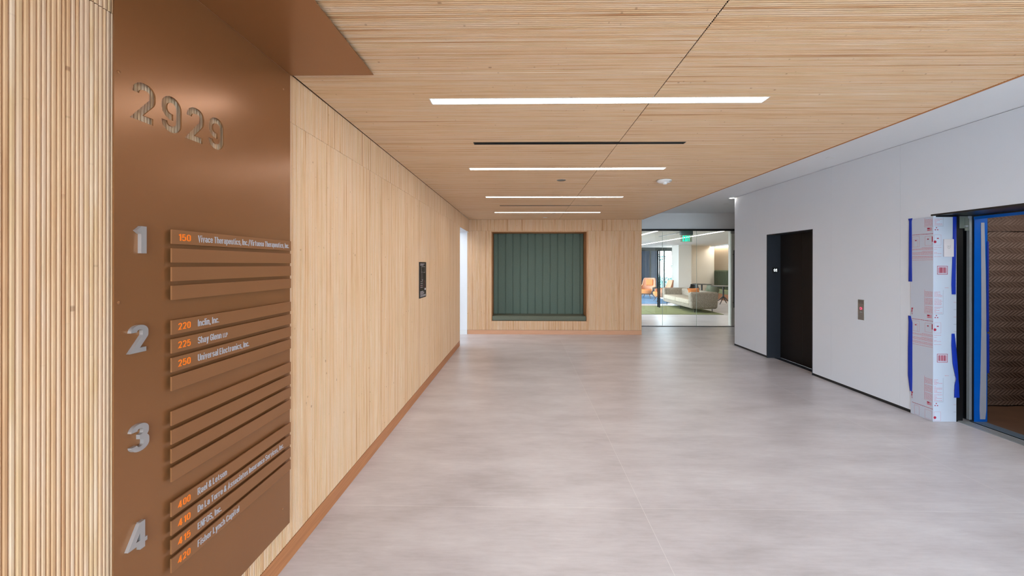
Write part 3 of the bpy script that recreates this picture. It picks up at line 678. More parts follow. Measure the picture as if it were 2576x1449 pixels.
# ------------------------------------------------------------------ BENCH NICHE
bn = thing('niche_bench', 'dark green channel-padded bench built into the niche of the back wall', 'bench', (0.34, 9.6, NZ0))
edges = [NX0 + 0.003] + [1120 + 0 for _ in ()]
sx_ = [-0.631 + k * 0.1793 for k in range(12)]
cuts = [NX0 + 0.002] + sx_ + [NX1 - 0.002]
for a, b in zip(cuts, cuts[1:]):
    # a padded upright channel with a softly rounded face
    mb = MB(); n = 20; w_ = b - a; i = 0; z0, z1 = 0.40, NZ1 - 0.003
    rows_ = [(z0, 0), (z1 - 0.03, 0), (z1, 0.012)]
    prof = []
    for k in range(n + 1):
        u = k / n; prof.append((a + w_ * u, NY - 0.014 - 0.020 * (1 - abs(2 * u - 1) ** 9)))
    for z, ins in rows_:
        for (x, y) in prof: mb.v.append((x, y + ins, z))
    for r_ in range(len(rows_) - 1):
        for k in range(n): q = r_ * (n + 1) + k; mb.f.append((q, q + 1, q + n + 2, q + n + 1))
    base = len(mb.v); mb.box(a + 0.004, b - 0.004, NY - 0.012, NY + 0.03, z0, z1)
    sub(mb, 'padded_channel', M['green'], bn, smooth=True, fix=False)
sub(MB().box(NX0 + 0.001, NX1 - 0.001, NY - 0.01, NY + 0.035, 0.35, NZ1 - 0.001), 'back_board', M['seam'], bn)
sub(MB().box(NX0 + 0.002, NX1 - 0.002, D - 0.008, NY - 0.02, NZ0, 0.420), 'seat_cushion', M['green_light'], bn, bevel=0.024, seg=4, smooth=True)

# ------------------------------------------------------------------ GLASS FRONT
tr = thing('trim_5', 'black header and sill channels of the glass door front', 'trim', (4.4, YG, 0), kind='structure')
sub(MB().box(XE - 0.014, 7.3, YG - 0.03, YG + 0.03, 2.469, 2.519), 'header_channel', M['black'], tr)
sub(MB().box(XE - 0.014, 7.3, YG - 0.012, YG + 0.012, 0, 0.012), 'sill_channel', M['black'], tr)
def leaf(nm, x0, x1, lb, handle=None, sides=(-1, 1)):
    t_ = thing(nm, lb, 'door' if nm.startswith('door') else 'window', ((x0 + x1) / 2, YG, 0), kind='structure')
    sub(MB().box(x0 + 0.003, x1 - 0.003, YG - 0.006, YG + 0.006, 0.012, 2.469), 'pane', M['glass'], t_)
    sub(MB().box(x0 + 0.0005, x0 + 0.0030, YG - 0.006, YG + 0.006, 0.012, 2.469).box(x1 - 0.003, x1 - 0.0005, YG - 0.006, YG + 0.006, 0.012, 2.469), 'glass_edge', M['glass_edge'], t_)
    if handle:
        for s in sides:
            y = YG + s * 0.06
            mb = MB().tube([(handle, y, 0.495), (handle, y, 1.968)], 0.017, 14)
            for z in (0.62, 1.86): mb.tube([(handle, YG + s * 0.006, z), (handle, y, z)], 0.010, 10)
            sub(mb, 'pull_handle', M['black'], t_, smooth=True)
        sub(MB().box(x0 + 0.01, x0 + 0.14, YG - 0.014, YG + 0.014, 2.40, 2.465), 'patch_fitting', M['steel'], t_)
leaf('door_1', XE - 0.014, 3.581, 'frameless glass door leaf beside the ribbed wall with a tall black pull bar', 3.487)
leaf('window_5', 3.581, 4.459, 'fixed glass pane to the right of the first glass door, sofa arm seen through it')
leaf('window_6', 4.459, 5.330, 'fixed glass pane left of the second glass door, round tables seen through it')
leaf('door_2', 5.330, 6.230, 'glass door leaf next to the white elevator wall with a tall black pull bar', 5.392, (-1,))

# exit sign
ex = thing('exit_sign', 'green lit EXIT sign hanging from the lounge ceiling behind the glass', 'exit sign', (4.45, 11.3, LC))
sub(MB().box(4.36, 4.54, 11.27, 11.33, 2.515, LC).box(4.283, 4.611, 11.25, 11.35, 2.41, 2.515), 'housing', M['exit_body'], ex, bevel=0.004, smooth=True)
sub(MB().box(4.294, 4.606, 11.297, 11.303, 2.225, 2.41), 'panel', M['exit_panel'], ex)
mb = MB(); nat = text_len('EXIT', 2.2, 1.0) * 0.0155
text_into(mb, 'EXIT', (4.352, 11.296, 2.238), (1, 0, 0), (0, 0, 1), 0.155, 0.196 / nat, 2.2, 1.0, depth=0.001)
sub(mb, 'lettering', M['exit'], ex, fix=False)

# ------------------------------------------------------------------ LOUNGE CONTENTS
for (x, ya, yb, lb) in ((5.50, 11.4, 20.6, 'long glowing line of light in the lounge ceiling passing over the sofa'), (3.655, 11.3, 20.6, 'glowing line of light in the lounge ceiling nearest the back wall block')):
    t_ = thing('lounge_light', lb, 'light', (x, 15, LC), group='lines of light in the lounge ceiling')
    sub(MB().box(x - 0.045, x + 0.045, ya, yb, LC - 0.004, LC), 'frame', M['plastic'], t_)
    sub(MB().box(x - 0.036, x + 0.036, ya + 0.01, yb - 0.01, LC - 0.008, LC - 0.004), 'diffuser', M['bar_lounge'], t_)
t_ = thing('lounge_vent', 'narrow black slot vent in the lounge ceiling beside the exit sign', 'vent', (4.5, 12.8, LC))
sub(MB().box(4.46, 4.54, 11.9, 13.67, LC - 0.006, LC), 'frame', M['black'], t_)
sub(MB().box(4.49, 4.51, 12.2, 13.4, LC - 0.012, LC - 0.006), 'blade', M['plastic'], t_)
t_ = thing('cove_light', 'bright cove light washing the taupe wall above the banquette', 'light', (9.2, 18, LC))
sub(MB().box(9.28, 9.44, 14.0, 20.45, LC - 0.012, LC - 0.002), 'diffuser', M['cove'], t_)
sub(MB().box(9.24, 9.28, 14.0, 20.45, LC - 0.05, LC), 'valance', M['plastic'], t_)

rug = B('rug', M['rug_green'], (2.75, 6.388, 13.175, 15.9, 0, 0.012), bevel=0.004); tag(rug, 'moss green rectangular rug under the tweed sofa', 'rug')
mb = MB(); pts = [(2.6, 16.75), (5.35, 16.75)] + [(5.35 + 1.05 * math.sin(a), 18.0 - 1.25 * math.cos(a)) for a in [k * PI / 20 for k in range(1, 11)]] + [(6.4, 21.2), (2.6, 21.2)]
n = len(pts); mb.v = [(x, y, 0.0) for x, y in pts] + [(x, y, 0.012) for x, y in pts]
mb.f = [tuple(range(n))[::-1], tuple(range(n, 2 * n))] + [(i, (i + 1) % n, n + (i + 1) % n, n + i) for i in range(n)]
rug2 = mb.build('rug', M['rug_blue']); tag(rug2, 'blue rug with a rounded corner under the peach armchairs', 'rug')

# sofa: faces the left, long axis runs away from the glass
so = thing('sofa', 'speckled grey-brown tweed sofa standing on the green rug', 'sofa', (5.96, 15.0, 0.012))
def soft(dims, taper=0.0, bev=0.07, name='body', mat=None, par=None, seg=5, zt=None):
    x0, x1, y0, y1, z0, z1 = dims
    mb = MB().box(*dims)
    if taper:
        cx, cy = (x0 + x1) / 2, (y0 + y1) / 2
        mb.v = [((x - math.copysign(taper, x - cx), y - math.copysign(taper * .6, y - cy), z) if z == z0 else (x, y, z)) for (x, y, z) in mb.v]
    return sub(mb, name, mat, par, bevel=bev, seg=seg, smooth=True)
soft((5.47, 6.42, 13.55, 13.80, 0.13, 0.685), 0.04, 0.075, 'armrest', M['sofa'], so)
soft((5.50, 6.42, 16.20, 16.45, 0.13, 0.685), 0.04, 0.075, 'armrest', M['sofa'], so)
soft((6.20, 6.44, 13.60, 16.40, 0.13, 0.675), 0.03, 0.075, 'backrest', M['sofa'], so)
soft((5.54, 6.30, 13.70, 16.30, 0.13, 0.30), 0.03, 0.04, 'seat_frame', M['sofa'], so)
soft((5.50, 6.24, 13.79, 15.00, 0.26, 0.43), 0, 0.05, 'seat_cushion', M['sofa_seat'], so)
soft((5.50, 6.24, 15.00, 16.21, 0.26, 0.43), 0, 0.05, 'seat_cushion', M['sofa_seat'], so)
for (x, y) in ((5.66, 13.68), (5.66, 14.95), (5.66, 16.3), (6.27, 13.75), (6.27, 16.3)):
    sub(MB().tube([(x, y, 0.012), (x, y, 0.15)], 0.011, 10), 'leg', M['black'], so)
pw = thing('cushion', 'orange scatter cushion leaning on the near arm of the tweed sofa', 'cushion', (5.9, 13.9, 0.44))
mb = MB(); nn_ = 12
for sgn in (-1, 1):
    i0 = len(mb.v)
    for a in range(nn_ + 1):
        for b in range(nn_ + 1):
            u, v = 2 * a / nn_ - 1, 2 * b / nn_ - 1
            th = 0.075 * ((1 - u ** 4) * (1 - v ** 4)) ** 0.6; pin = 1 - 0.06 * (1 - abs(u * v))
            p = Vector((u * 0.23 * pin, sgn * th, v * 0.20 * pin)); p = Matrix.Rotation(-0.35, 3, 'X') @ p
            p = Matrix.Rotation(0.3, 3, 'Z') @ p
            mb.v.append(tuple(p + Vector((5.78, 13.99, 0.61))))
    for a in range(nn_):
        for b in range(nn_): q = i0 + a * (nn_ + 1) + b; mb.f.append((q, q + 1, q + nn_ + 2, q + nn_ + 1))
sub(mb, 'cushion_cover', M['orange_fab'], pw, smooth=True)

def tub_chair(nm, label, cat, loc, rz, outer, inner, legm, back=0.95, arm=0.57, seat=0.42, R=0.36, group=None, cushion=None, seatmat=None, sweep=125, low=0.22):
    """chair facing local -Y: a curved shell whose height falls from the backrest to the arms"""
    t_ = thing(nm, label, cat, loc, rz, group)
    n, m = 36, 7
    def hgt(a):   # a: angle from the middle of the back in degrees
        a = abs(a)
        if a < 38: return back
        if a < 62: q = (a - 38) / 24; q = q * q * (3 - 2 * q); return back + (arm - back) * q
        return arm - (a - 62) / (sweep - 62) * 0.05
    def shell(off, name, mat):
        mb = MB()
        for i in range(n + 1):
            ad = -sweep + 2 * sweep * i / n; a = math.radians(ad); top = hgt(ad)
            for j in range(m + 1):
                f = j / m; z = low + (top - low) * f
                r = (R * (0.72 + 0.28 * min(1, f * 1.8)) - off) * (1 + 0.10 * max(0, f - 0.5) * (abs(ad) < 50))
                mb.v.append((r * math.sin(a) * 1.02, r * math.cos(a), z - (0.0 if off == 0 else 0.0)))
        for i in range(n):
            for j in range(m): q = i * (m + 1) + j; mb.f.append((q, q + 1, q + m + 2, q + m + 1))
        return mb
    o_ = shell(0, '', None); i_ = shell(0.045, '', None)
    rim = MB()
    tp = [k * (m + 1) + m for k in range(n + 1)]
    for k in range(n): rim.quad(o_.v[tp[k]], o_.v[tp[k + 1]], i_.v[tp[k + 1]], i_.v[tp[k]])
    for k in (0, n):
        for j in range(m): rim.quad(o_.v[k * (m + 1) + j], o_.v[k * (m + 1) + j + 1], i_.v[k * (m + 1) + j + 1], i_.v[k * (m + 1) + j])
    base = len(i_.v); i_.v += rim.v; i_.f += [tuple(base + q for q in f) for f in rim.f]
    # underside of the shell
    o_.lathe([(R * 0.74, low), (R * 0.55, low - 0.04)], (0, 0, 0), 24)
    o_.build('outer_shell', outer, t_, smooth=True); i_.build('inner_shell', inner, t_, smooth=True)
    MB().lathe([(R * 0.70, low + 0.01), (R * 0.86, seat - 0.09), (R * 0.88, seat - 0.03), (R * 0.80, seat)], (0, -0.02, 0), 28).build('seat_cushion', seatmat or inner, t_, smooth=True)
    if cushion:
        MB().box(-0.17, 0.17, R - 0.13, R - 0.04, back - 0.36, back - 0.06).build('head_cushion', cushion, t_, smooth=True, bevel=0.03, seg=4)
    for sx2, sy2 in ((1, 1), (1, -1), (-1, 1), (-1, -1)):
        MB().tube([(sx2 * R * 0.42, sy2 * R * 0.42, low - 0.01), (sx2 * R * 0.72, sy2 * R * 0.72, 0.0)], 0.018, 8, 0.010).build('leg', legm, t_, smooth=True)
    return t_
tub_chair('armchair', 'peach high-backed armchair with orange head cushion, turned towards the glass doors', 'armchair', (5.82, 19.45, 0.012), math.radians(-38), M['shaded_fab'], M['peach'], M['wood_leg'], R=0.40, group='peach armchairs on the blue rug', cushion=M['orange_fab'], seatmat=M['orange_fab'])
tub_chair('armchair', 'peach armchair seen from its back, behind the far arm of the tweed sofa', 'armchair', (5.97, 17.75, 0.012), math.radians(-95), M['peach'], M['peach'], M['wood_leg'], R=0.43, back=0.92, group='peach armchairs on the blue rug', seatmat=M['orange_fab'])
tub_chair('side_chair', 'sage green shell chair with pale wooden legs between the two round tables', 'chair', (8.02, 17.55, 0), math.radians(150), M['shell_green'], M['shell_green'], M['pale_leg'], back=0.74, arm=0.60, seat=0.45, R=0.26, low=0.36, sweep=100)
tub_chair('side_chair', 'dark shell chair pushed up to the far round table beside the column', 'chair', (7.84, 18.98, 0), math.radians(-20), M['table'], M['table'], M['black'], back=0.70, arm=0.56, seat=0.45, R=0.21, low=0.36, sweep=100)
def round_table(x, y, r, lb):
    t_ = thing('round_table', lb, 'table', (x, y, 0), group='small round black tables')
    MB().lathe([(r - 0.01, 0.715), (r, 0.722), (r, 0.736), (r - 0.006, 0.74)], (0, 0, 0), 40).build('table_top', M['table'], t_, smooth=True)
    MB().lathe([(0.10, 0.716), (0.035, 0.70), (0.03, 0.25)], (0, 0, 0), 18).build('stem', M['table'], t_, smooth=True)
    for k in range(4):
        a = PI / 4 + k * PI / 2
        MB().tube([(0.02 * math.cos(a), 0.02 * math.sin(a), 0.30), (0.16 * math.cos(a), 0.16 * math.sin(a), 0.16), (0.36 * math.cos(a), 0.36 * math.sin(a), 0.014)], 0.024, 8, 0.014).build('leg', M['table'], t_, smooth=True)
round_table(7.92, 18.37, 0.41, 'round black table farther away, in front of the pale far wall')
round_table(8.09, 16.75, 0.46, 'round black pedestal table nearer the glass, beside the olive banquette')
bq = thing('banquette', 'olive green banquette with a tall fluted back along the taupe wall', 'bench', (9.15, 17.2, 0))
mb = MB(); mb.box(8.93, 9.44, 14.2, 20.2, 0.0, 0.28); sub(mb, 'base', M['terra'], bq)
sub(MB().box(8.88, 9.34, 14.2, 20.2, 0.28, 0.45), 'seat_cushion', M['banq_seat'], bq, bevel=0.03, seg=3, smooth=True)
mb = MB(); ny = 240; i0 = 0
for k in range(ny + 1):
    y = 14.2 + 6.0 * k / ny; f = (k % 6) / 6; bul = 0.045 * math.sqrt(max(0, 1 - (2 * f - 1) ** 2))
    for (x, z) in ((9.33 - bul, 0.45), (9.33 - bul, 1.28), (9.35 - bul * 0.5, 1.33), (9.44, 1.335), (9.44, 0.45)): mb.v.append((x, y, z))
for k in range(ny):
    for j in range(4): q = k * 5 + j; mb.f.append((q, q + 1, q + 6, q + 5))
mb.f.append((0, 1, 2, 3, 4)); mb.f.append(tuple(ny * 5 + q for q in range(5)))
sub(mb, 'fluted_back', M['banq'], bq)

# ------------------------------------------------------------------ CLOSED ELEVATOR
el = thing('door_3', 'closed dark brown two-panel elevator doors in a charcoal frame', 'door', (4.3, 6.55, 0), kind='structure')
y0, y1 = E1
mb = MB(); tk = 0.012
mb.box(XR - 0.002, JX + 0.02, y1 - 0.001, y1 + tk, 0, EZ + tk).box(XR - 0.002, JX + 0.02, y0 - tk, y0 + 0.001, 0, EZ + tk).box(XR - 0.002, JX + 0.02, y0 - tk, y1 + tk, EZ, EZ + tk)
sub(mb, 'door_frame', M['charcoal'], el)
sub(MB().box(JX, JX + 0.03, y0, 6.549, 0.006, EZ), 'door_panel', M['lift_door'], el)
sub(MB().box(JX, JX + 0.03, 6.553, y1, 0.006, EZ), 'door_panel', M['lift_door'], el)
sub(MB().box(JX + 0.002, JX + 0.02, 6.549, 6.553, 0.006, EZ), 'seam_strip', M['steel'], el)
sub(MB().box(JX - 0.11, JX, y0, y1, 0, 0.003), 'sill', M['charcoal'], el)
B('dark_fill', M['dark'], (JX + 0.03, JX + 0.14, y0, y1, 0, EZ)).parent = el; bpy.data.objects['dark_fill'].name = 'backing'
bpy.data.objects['backing.001' if 'backing.001' in bpy.data.objects and bpy.data.objects.get('backing') is None else 'backing']
fi = thing('floor_indicator', 'small black display reading star 1 inside the closed elevator frame', 'display', (4.31, y1, 1.5))
sub(MB().box(4.257, 4.364, y1 - 0.006, y1 - 0.001, 1.456, 1.555), 'display_screen', M['black'], fi, bevel=0.001)
mb = MB(); c = Vector((4.302, y1 - 0.0072, 1.505)); st = []
for k in range(10):
    a = PI / 2 + k * PI / 5; r = 0.024 if k % 2 == 0 else 0.012; st.append((r * math.cos(a), r * math.sin(a)))
Lf, Rt = ribbon(st, True, 0.007); i0 = len(mb.v)
for a, b in zip(Lf, Rt): mb.v.append((c.x + a.x * 0.8, c.y, c.z + a.y)); mb.v.append((c.x + b.x * 0.8, c.y, c.z + b.y))
for k in range(10): a, b = 2 * k, 2 * ((k + 1) % 10); mb.f.append((a, a + 1, b + 1, b))
text_into(mb, '1', (4.322, y1 - 0.0065, 1.480), (1, 0, 0), (0, 0, 1), 0.05, 0.9, 2.2, 1, 0.0006)
sub(mb, 'symbols', M['screen'], fi, fix=False)
cp = thing('call_panel', 'steel elevator call panel with a red lit button on the white wall', 'call panel', (XR, 5.136, 1.04))
sub(MB().box(XR - 0.004, XR, 5.089, 5.184, 0.918, 1.168), 'face_plate', M['steel'], cp, bevel=0.0015)
for z, mt in ((1.059, M['red_lit']), (1.015, M['alu'])):
    b_ = sub(MB().lathe([(0.017, XR - 0.004), (0.017, XR - 0.010), (0.014, XR - 0.012)], (0, 5.136, z), 24, 'x'), 'call_button', M['steel'] if z < 1.04 else M['red_lit'], cp, smooth=True)
    q = MB().lathe([(0.009, XR - 0.012), (0.009, XR - 0.0135)], (0, 5.136, z), 20, 'x').build('button_centre', M['alu']); q.parent = b_
mb = MB(); rnd = random.Random(4)
for z in (1.150, 1.142, 1.130, 1.122):
    y = 5.100
    while y < 5.164: w_ = rnd.uniform(0.006, 0.014); mb.quad((XR - 0.0046, y, z), (XR - 0.0046, y + w_, z), (XR - 0.0046, y + w_, z + 0.003), (XR - 0.0046, y, z + 0.003)); y += w_ + 0.004
sub(mb, 'engraved_lines', M['black'], cp, fix=False)

# ------------------------------------------------------------------ OPEN ELEVATOR
y0, y1 = E2
od = thing('door_4', 'open elevator doorway with black frame and door tracks behind protective board', 'door', (4.3, 3.7, 0), kind='structure')
mb = MB(); mb.box(XR - 0.002, JX + 0.02, y0 - tk, y0, 0, EZ + tk).box(XR - 0.002, JX + 0.19, y0 - tk, y1 + 0.0, EZ, EZ + tk).box(XR + 0.03, JX + 0.02, y1, y1 + tk, 0, EZ)
sub(mb, 'door_frame', M['black'], od)
sub(MB().box(XR - 0.003, XR + 0.03, y0, y1 + 0.022, EZ - 0.004, EZ + 0.013), 'header_edge', M['black'], od)
# slim uprights between the jamb and the car
mb = MB(); mb.box(4.412, 4.434, y1 + 0.006, y1 + 0.10, 0, EZ).box(4.440, 4.496, y1 + 0.02, y1 + 0.12, 0, EZ - 0.01)
sub(mb, 'door_panel', M['black'], od)
mb = MB(); mb.box(4.434, 4.440, y1 + 0.012, y1 + 0.06, 0, EZ - 0.02).box(4.496, 4.500, y1 + 0.03, y1 + 0.05, 0, EZ - 0.03)
sub(mb, 'edge_strip', plain('olive_seal', s2l((96, 102, 88)), 0.6), od)
mb = MB(); mb.box(4.542, 4.556, y1 + 0.002, y1 + 0.03, 0.02, EZ - 0.005).box(4.556, 4.563, y1 + 0.014, y1 + 0.03, 0.02, EZ - 0.005).box(4.563, 4.569, y1 + 0.004, y1 + 0.03, 0.02, EZ - 0.005)
sub(mb, 'guide_rail', M['alu'], od)
sub(MB().box(4.455, 4.535, y1 + 0.012, y1 + 0.018, 1.975, EZ - 0.006).box(4.505, 4.542, y1 + 0.008, y1 + 0.018, 1.95, EZ - 0.03), 'bracket', plain('grey_green_bracket', s2l((124, 132, 124)), 0.5, 0.2), od)
q = sub(MB().lathe([(0.012, y1 + 0.012), (0.012, y1 - 0.004), (0.006, y1 - 0.010)], (4.513, 0, 1.995), 12, 'y'), 'bolt', M['alu'], od, smooth=True)
sub(MB().box(4.41, 4.60, y1 + 0.12, y1 + 0.14, 0, EZ), 'backing', M['dark'], od)
# sills
mb = MB()
for (a, b, z) in ((4.418, 4.452, 0.004), (4.452, 4.460, -0.004), (4.460, 4.500, 0.004), (4.500, 4.512, -0.004), (4.512, 4.545, 0.004)): mb.box(a, b, y0, y1 + 0.02, -0.01, z)
sub(mb, 'landing_sill', M['alu'], od)
mb = MB()
for (a, b, z) in ((4.572, 4.612, 0.004), (4.612, 4.620, -0.002), (4.620, 4.660, 0.004), (4.660, 4.666, -0.002), (4.666, 4.690, 0.004)): mb.box(a, b, y0, y1 + 0.02, -0.01, z)
sub(mb, 'car_sill', plain('blue_grey_sill', s2l((108, 128, 148)), 0.5, 0.4, 0.5, 0.2, 30), od)
sub(MB().box(4.545, 4.572, y0, y1 + 0.02, -0.01, 0.001), 'sill_gap', M['dark'], od)

car = thing('elevator_car', 'open elevator car with brown floor sheet inside the second doorway', 'elevator', (5.5, 3.7, 0))
CY0, CY1, CX1 = 2.67, 4.76, 6.35
sub(MB().box(4.690, CX1, CY0, CY1, -0.01, 0.003), 'car_floor', M['brown_floor'], car)
sub(MB().box(4.69, CX1, CY1, CY1 + 0.03, 0, 2.45).box(CX1, CX1 + 0.03, CY0, CY1, 0, 2.45).box(4.69, CX1, CY0 - 0.03, CY0, 0, 2.45), 'car_wall', M['charcoal'], car)
sub(MB().box(4.58, CX1, CY0, CY1, 2.42, 2.45), 'car_ceiling', M['white_ceil'], car)
sub(MB().box(4.584, 4.723, y1 + 0.001, CY1, 0, 2.42).box(4.584, 4.723, CY0, y0, 0, 2.42).box(4.584, 4.68, y0, y1 + 0.001, 2.092, 2.42), 'front_return', M['charcoal'], car)
sub(MB().box(5.1, 5.9, 3.3, 4.1, 2.412, 2.42), 'car_light', emission('lit_car_light', (1, 0.94, 0.86, 1), 5.5), car)  # unseen glowing panel added to brighten the inside of the car

# quilted moving blankets hung inside the car
def blanket(x0, x1, z0, z1, yy, name, label, seed):
    t_ = thing(name, label, 'blanket', ((x0 + x1) / 2, yy, z0))
    nx, nz = int((x1 - x0) / 0.0062), int((z1 - z0) / 0.0064); mb = MB(); rnd = random.Random(seed)
    ph = [rnd.uniform(-.012, .012) for _ in range(60)]
    for j in range(nz + 1):
        z = z0 + (z1 - z0) * j / nz
        for i in range(nx + 1):
            x = x0 + (x1 - x0) * i / nx
            q = z / 0.064; fr = q - math.floor(q); tri = fr if int(math.floor(q)) % 2 == 0 else 1 - fr
            s = (x - tri * 0.085) / 0.046; d_ = abs(s - math.floor(s) - 0.5) * 2
            h = 0.013 * (1 - d_ ** 3.5) + 0.006 * math.sin(z * 9 + x * 7 + seed) + 0.004 * math.sin(x * 23 + seed)
            mb.v.append((x, yy - h, z))
    for j in range(nz):
        for i in range(nx): q = j * (nx + 1) + i; mb.f.append((q, q + 1, q + nx + 2, q + nx + 1))
    o_ = sub(mb, 'quilted_cloth', M['blanket'], t_, smooth=False, fix=False)
    for p in o_.data.polygons: p.use_smooth = True
blanket(4.726, 5.70, 1.98, 2.36, 4.706, 'moving_blanket', 'brown quilted blanket strip across the top of the open elevator wall', 1)
blanket(4.726, 5.70, 0.016, 2.04, 4.725, 'moving_blanket', 'large brown chevron-quilted blanket covering the open elevator side wall', 2)

# blue film and grey strip on the car front
JY = y1
fm = B('protective_film', M['film'], (4.584, 4.712, JY - 0.006, JY - 0.001, 0.004, 2.09)); tag(fm, 'bright blue protective film on the open elevator jamb', 'film')
fm2 = B('protective_film', M['film'], (4.570, 4.582, y0, JY - 0.01, 2.062, 2.09)); tag(fm2, 'thin blue film edge along the top of the open elevator', 'film')
mb = MB(); zs = [0.03, 0.12, 0.6, 1.0, 1.5, 2.03]; w0 = [4.640, 4.636, 4.646, 4.652, 4.650, 4.646]; w1_ = [4.690, 4.700, 4.702, 4.700, 4.694, 4.680]
for a, b, z in zip(w0, w1_, zs): mb.v += [(a, JY - 0.0085, z), (b, JY - 0.0085, z), (a, JY - 0.006, z), (b, JY - 0.006, z)]
for k in range(len(zs) - 1):
    q = 4 * k; mb.f += [(q, q + 1, q + 5, q + 4), (q + 1, q + 3, q + 7, q + 5), (q + 2, q, q + 4, q + 6)]
gs = mb.build('protective_strip', M['grey_strip']); tag(gs, 'grey paper strip stuck over the blue film beside the quilted blanket', 'strip')

# fluted plastic board folded round the jamb
bd = thing('protective_board', 'white printed protective board folded around the open elevator jamb', 'board', (XR, y1, 0))
mb = MB()
AX, BY = XR - 0.006, y1 - 0.006     # board faces: A on the wall, B on the jamb
mb.box(AX, XR - 0.001, BY, 4.482, 0.002, 2.094).box(XR - 0.001, JX, BY, y1 - 0.001, 0.002, 2.088)
sub(mb, 'board_sheet', M['board'], bd)
red = MB(); crim = MB(); gry = MB(); rnd = random.Random(21)
def onA(m, v0, v1, z0, z1): # v measured from the fold along +Y
    x = AX - 0.0006; m.quad((x, BY + v1, z0), (x, BY + v0, z0), (x, BY + v0, z1), (x, BY + v1, z1))
def onB(m, u0, u1, z0, z1):
    y = BY - 0.0006; m.quad((XR + u0, y, z0), (XR + u1, y, z0), (XR + u1, y, z1), (XR + u0, y, z1))
def rect(fn, m, a0, a1, z0, z1, t=0.0022):
    fn(m, a0, a1, z0, z0 + t); fn(m, a0, a1, z1 - t, z1); fn(m, a0, a0 + t, z0, z1); fn(m, a1 - t, a1, z0, z1)
def words_(fn, m, a0, a1, z, h=0.004, frag=0.8):
    h *= 0.8
    a = a0
    while a < a1:
        w_ = min(rnd.uniform(0.006, 0.02), a1 - a); fn(m, a, a + w_, z, z + h); a += w_ + 0.003
def in_z(z): return 0.01 < z < 2.07
for zf in (1.965, 1.069, 0.173):
    def T(fn, m, a0, a1, dz, h=0.004):
        if in_z(zf + dz): words_(fn, m, a0, a1, zf + dz, h)
    # text box above the flag
    for k in range(19):
        dz = 0.040 + k * 0.0118
        if k in (6, 13): continue
        T(onA, red, 0.006, 0.085, dz, 0.0048); T(onB, red, 0.004, rnd.uniform(0.02, 0.085) if k % 5 else 0.085, dz, 0.0042)
    zt_, zb_ = min(zf + 0.275, 2.085), zf + 0.028
    onA(red, 0.088, 0.090, zb_, zt_); onB(gry, 0.093, 0.0945, zb_, zt_); onB(gry, 0.002, 0.093, zb_, zb_ + 0.0018); onA(red, 0.0, 0.088, zb_, zb_ + 0.0018)
    # flag and recycling arrows
    onA(crim, 0.036, 0.062, zf + 0.002, zf + 0.017)
    for k in range(5): onA(red, 0.014, 0.036, zf - 0.014 + k * 0.0068, zf - 0.0105 + k * 0.0068)
    onA(red, 0.036, 0.062, zf - 0.014, zf - 0.003)
    for k in range(3):
        a = PI / 2 + k * 2 * PI / 3; cx_, cz_ = 0.026 + 0.014 * math.cos(a), zf + 0.014 * math.sin(a)
        onB(crim, cx_ - 0.006, cx_ + 0.006, cz_ - 0.0045, cz_ + 0.0045)
    # headline and diagrams
    if in_z(zf - 0.052): T(onA, crim, 0.002, 0.225, -0.048, 0.0062)
    if zf > 0.2:
        rect(onA, red, 0.145, 0.225, zf - 0.175, zf - 0.065, 0.0018); rect(onA, red, 0.165, 0.21, zf - 0.175, zf - 0.09, 0.0018); onA(crim, 0.175, 0.195, zf - 0.112, zf - 0.102)
        rect(onA, red, 0.012, 0.085, zf - 0.165, zf - 0.07, 0.0018); onA(crim, 0.045, 0.062, zf - 0.105, zf - 0.094)
        rect(onB, red, 0.004, 0.072, zf - 0.165, zf - 0.058, 0.0016); onB(crim, 0.03, 0.05, zf - 0.100, zf - 0.090)
        onA(crim, 0.004, 0.014, zf - 0.13, zf - 0.075)
        i0 = len(crim.v); crim.v += [(XR + 0.012 + 0.014 * math.cos(q * PI / 8), BY - 0.0008, zf - 0.13 + 0.014 * math.sin(q * PI / 8)) for q in range(16)]; crim.f.append(tuple(range(i0, i0 + 16)))
        for k in range(14):
            if k in (3, 8, 12): continue
            T(onA, red, 0.004, 0.225 if k % 4 else 0.12, -0.188 - k * 0.0098, 0.0042)
        for k in (0, 2, 5, 6, 9): T(onB, red, 0.003, (0.075, 0.085, 0.03)[k % 3], -0.188 - k * 0.0105, 0.0035)
        # bar code
        rect(onB, crim, 0.033, 0.139, zf - 0.463, zf - 0.376, 0.0045)
        u = 0.045
        while u < 0.128: w_ = rnd.choice((0.0015, 0.003, 0.006)); onB(crim if rnd.random() < .6 else red, u, min(u + w_, 0.13), zf - 0.448, zf - 0.39); u += w_ + rnd.choice((0.0012, 0.002))
        words_(onB, red, 0.11, 0.15, zf - 0.60, 0.004)
    else:
        rect(onA, red, 0.145, 0.20, 0.01, zf - 0.065, 0.0018); rect(onA, red, 0.012, 0.085, 0.01, zf - 0.07, 0.0018); rect(onB, red, 0.004, 0.07, 0.01, zf - 0.07, 0.0016)
        i0 = len(crim.v); crim.v += [(XR + 0.012 + 0.014 * math.cos(q * PI / 8), BY - 0.0008, zf - 0.13 + 0.014 * math.sin(q * PI / 8)) for q in range(16)]; crim.f.append(tuple(range(i0, i0 + 16)))
for k in range(27):
    z = 0.10 + k * 0.0745; onB(red if k % 2 else gry, 0.198, 0.224, z, z + 0.0022)
